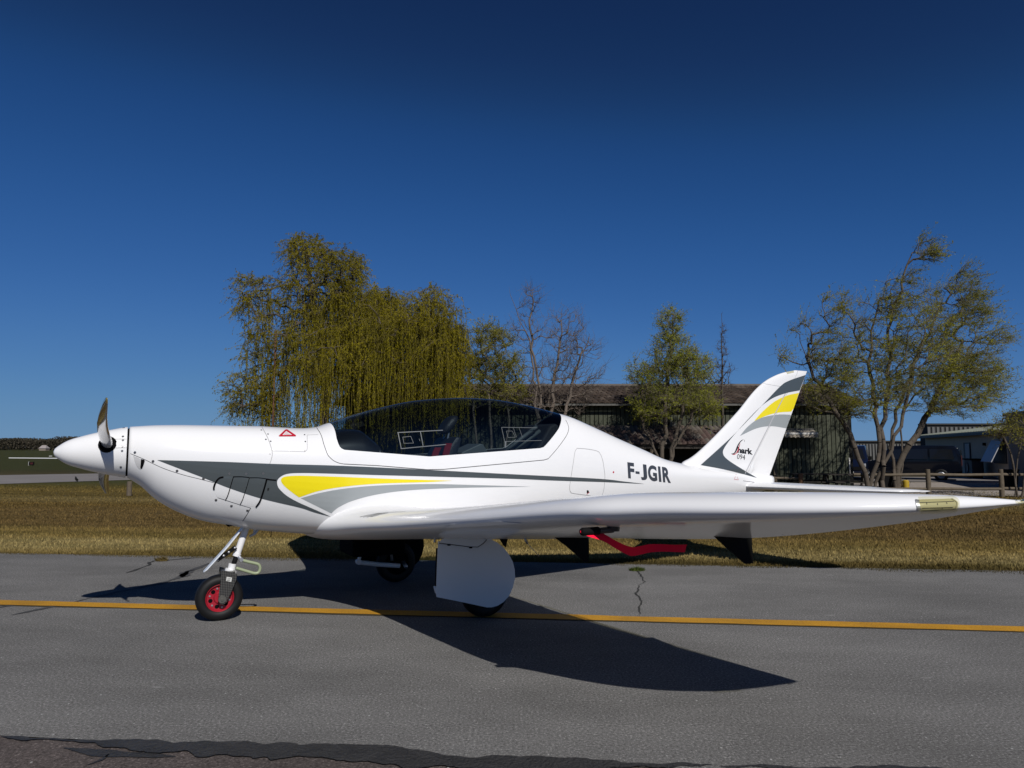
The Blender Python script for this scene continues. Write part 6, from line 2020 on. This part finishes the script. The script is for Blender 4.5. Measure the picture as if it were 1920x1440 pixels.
# curly willow in front of the lean-to
tree('curly_willow', 'young conical curly willow with fresh leaves before the lean-to roof', 27.3,
     [[(1243, 918), (1241, 858), (1247, 800), (1252, 720), (1256, 640), (1262, 590)], [(1241, 900), (1225, 840), (1205, 790), (1195, 740)], [(1245, 900), (1262, 840), (1295, 790), (1312, 740)], [(1243, 880), (1280, 760), (1290, 690)]],
     [(1258, 615, 22, 38, 0.6), (1255, 670, 50, 42, 1.2), (1260, 715, 75, 38, 1.6), (1262, 752, 88, 36, 1.2), (1300, 690, 38, 38, 0.8), (1205, 700, 28, 32, 0.5), (1318, 765, 30, 25, 0.4), (1215, 775, 35, 28, 0.35)],
     520, bark_m=M['bark'], leaf_m=M['leaf_green'], group='willows behind the aircraft', seed=22, curl=0.2, rmin=0.0085, rmax=0.085, twigs=6, twig_len=0.5, twig_dir=(0, 0, 0.45), leaves=8.5, leaf=(0.075, 0.0105), twig_r=0.006, droop=0.15, twig_m=M['twig_olive'], leaf_p=0.72)
# thin bare conifer
tree('bare_conifer', 'thin bare larch-like spire between the young willow and the fin', 28.6,
     [[(1356, 925), (1355, 760), (1354, 690), (1353.5, 630), (1353, 588)]],
     [(1354, 625, 5, 30, 0.5), (1354, 665, 13, 25, 0.9), (1355, 700, 28, 22, 1.2), (1356, 725, 34, 15, 0.8)],
     110, bark_m=M['bark_dark'], leaf_m=None, seed=31, curl=0.06, rmin=0.0075, pipe=0.36, rmax=0.05, twigs=4, twig_len=0.24, twig_dir=(0, 0, 0.3), twig_r=0.0055, leafless=True, up=-0.2)
# big double curly willow right of the fin, its crown blown to the right
wind = (0.75, 0, 0.18)
tree('curly_willow', 'big forked curly willow right of the fin with crown blown to the right', 25.4,
     [[(1634, 920), (1636, 890), (1648, 850), (1646, 800), (1636, 740), (1628, 680), (1640, 600), (1650, 560)],
      [(1640, 920), (1650, 885), (1672, 845), (1690, 800), (1700, 750), (1712, 690), (1735, 620)],
      [(1630, 920), (1622, 885), (1603, 840), (1580, 790), (1545, 740), (1520, 690), (1500, 640)],
      [(1646, 800), (1662, 745), (1668, 680), (1672, 600), (1690, 530), (1708, 480)]],
     [(1560, 590, 30, 42, 0.5), (1505, 620, 28, 25, 0.3), (1560, 660, 65, 50, 1.2), (1548, 735, 55, 42, 0.7), (1650, 620, 70, 65, 1.3), (1690, 560, 55, 60, 0.8), (1728, 470, 24, 22, 0.25), (1620, 730, 85, 55, 1.5), (1740, 640, 75, 70, 1.0), (1590, 775, 40, 25, 0.3), (1460, 672, 16, 10, 0.1), (1680, 700, 60, 50, 0.9)],
     430, bark_m=M['bark'], leaf_m=M['leaf_olive'], group='willows behind the aircraft', seed=41, curl=0.24, rmin=0.010, pipe=0.43, rmax=0.17, twigs=6, twig_len=0.75, twig_dir=wind, twig_spread=0.6, leaves=17, leaf=(0.075, 0.0105), twig_r=0.006, leaf_p=0.46, twig_m=M['twig_olive'], depth=0.8)
tree('curly_willow', 'second curly willow leaning right beside the black bin and yellow bollard', 27.3,
     [[(1682, 912), (1683, 880), (1695, 850), (1720, 815), (1745, 770), (1780, 700), (1805, 640)],
      [(1680, 912), (1676, 880), (1668, 840), (1680, 790), (1700, 720), (1730, 640), (1765, 570)],
      [(1686, 912), (1692, 850), (1688, 800), (1715, 740)]],
     [(1815, 640, 65, 62, 1.3), (1800, 540, 30, 45, 0.6), (1770, 590, 55, 60, 1.0), (1840, 720, 45, 42, 0.9), (1790, 730, 75, 50, 1.4), (1740, 740, 60, 45, 1.0), (1870, 635, 22, 26, 0.25), (1760, 680, 70, 60, 1.2), (1825, 580, 25, 30, 0.4)],
     390, bark_m=M['bark'], leaf_m=M['leaf_olive'], group='willows behind the aircraft', seed=47, curl=0.24, rmin=0.010, pipe=0.42, rmax=0.12, twigs=6, twig_len=0.85, twig_dir=(0.9, 0, 0.2), twig_spread=0.6, leaves=17, leaf=(0.075, 0.0105), twig_r=0.006, leaf_p=0.5, twig_m=M['twig_olive'], depth=0.8)
# small tree at the right edge
tree('small_tree', 'small sparse budding tree in front of the brown shed at the right edge', 25.8,
     [[(1902, 926), (1905, 890), (1908, 860), (1915, 830), (1922, 800)], [(1905, 880), (1895, 850), (1882, 820), (1868, 800)], [(1910, 850), (1932, 820), (1950, 780)]],
     [(1905, 810, 40, 35, 1), (1935, 800, 40, 50, 1), (1875, 805, 22, 20, 0.4), (1900, 785, 8, 22, 0.2)],
     110, bark_m=M['bark'], leaf_m=M['leaf_bush'], seed=53, curl=0.15, rmin=0.0075, rmax=0.075, twigs=4, twig_len=0.4, twig_dir=(-0.05, 0, 0.45), leaves=6, leaf=(0.07, 0.0125), twig_r=0.005)
# low growth below the trees along the barn, and dry grass by the fence
def bush(px, Y, rx, h, n, mat, label, seed, name='shrub'):
    rg = np.random.default_rng(seed)
    c = at(px, 900, Y)
    t = empty(name, (c.x, Y, -0.6)); tag(t, label, 'shrub')
    v = rg.normal(size=(n, 3)); v /= np.linalg.norm(v, axis=1, keepdims=True); v *= rg.uniform(0.2, 1, (n, 1)) ** 0.5
    P = v * np.array([rx, rx * 0.7, h / 2]) * (1 + 0.25 * rg.normal(size=(n, 1))) + np.array([0, 0, h / 2])
    P[:, 2] = np.abs(P[:, 2])
    np_mesh('foliage', leaf_quads(P, rg.normal(size=(n, 3)) + np.array([0, 0, 0.6]), 0.09, 0.02, rg), np.arange(4 * n).reshape(-1, 4), mat, t)
    m = 14
    a = rg.uniform(-1, 1, (m, 2)) * np.array([rx * 0.7, rx * 0.4])
    A_ = np.concatenate([a * 0.3, np.zeros((m, 1))], 1); B_ = np.concatenate([a, np.full((m, 1), h * 0.8)], 1)
    Vv, Ff = frusta((A_, B_, np.full(m, 0.015), np.full(m, 0.006)), 4)
    np_mesh('stems', Vv, Ff, M['bark_dark'], t)
bush(470, 28.0, 1.0, 2.2, 2600, M['leaf_olive'], 'low olive shrub at the left foot of the weeping willow', 61)
bush(665, 29.0, 1.7, 2.3, 4200, M['leaf_willow'], 'dense low shrub under the hanging willow strands behind the windscreen', 62)
bush(560, 28.6, 1.7, 3.3, 6500, M['leaf_green'], 'tall green shrub at the willow foot behind the engine cowling', 64)
bush(1680, 29.2, 0.55, 0.5, 500, M['weed_dry'], 'heap of dry brush around the willow trunks behind the fence', 63, 'brush_heap')
# thin rusty mast in the willow
ms = at(508, 925, 27.0)
mast = MB().tube([(0, 0, 0), (0, 0, at(508, 620, 27.0).z + 0.6)], [0.045, 0.032], 10).build('mast', plain('rusty_mast', (0.12, 0.055, 0.03), 0.8, var=0.4, vscale=10), None, smooth=True)
mast.location = (ms.x, 27.0, -0.6); tag(mast, 'thin rusty pole standing in the left side of the weeping willow', 'pole')

print('objects', len(bpy.data.objects))
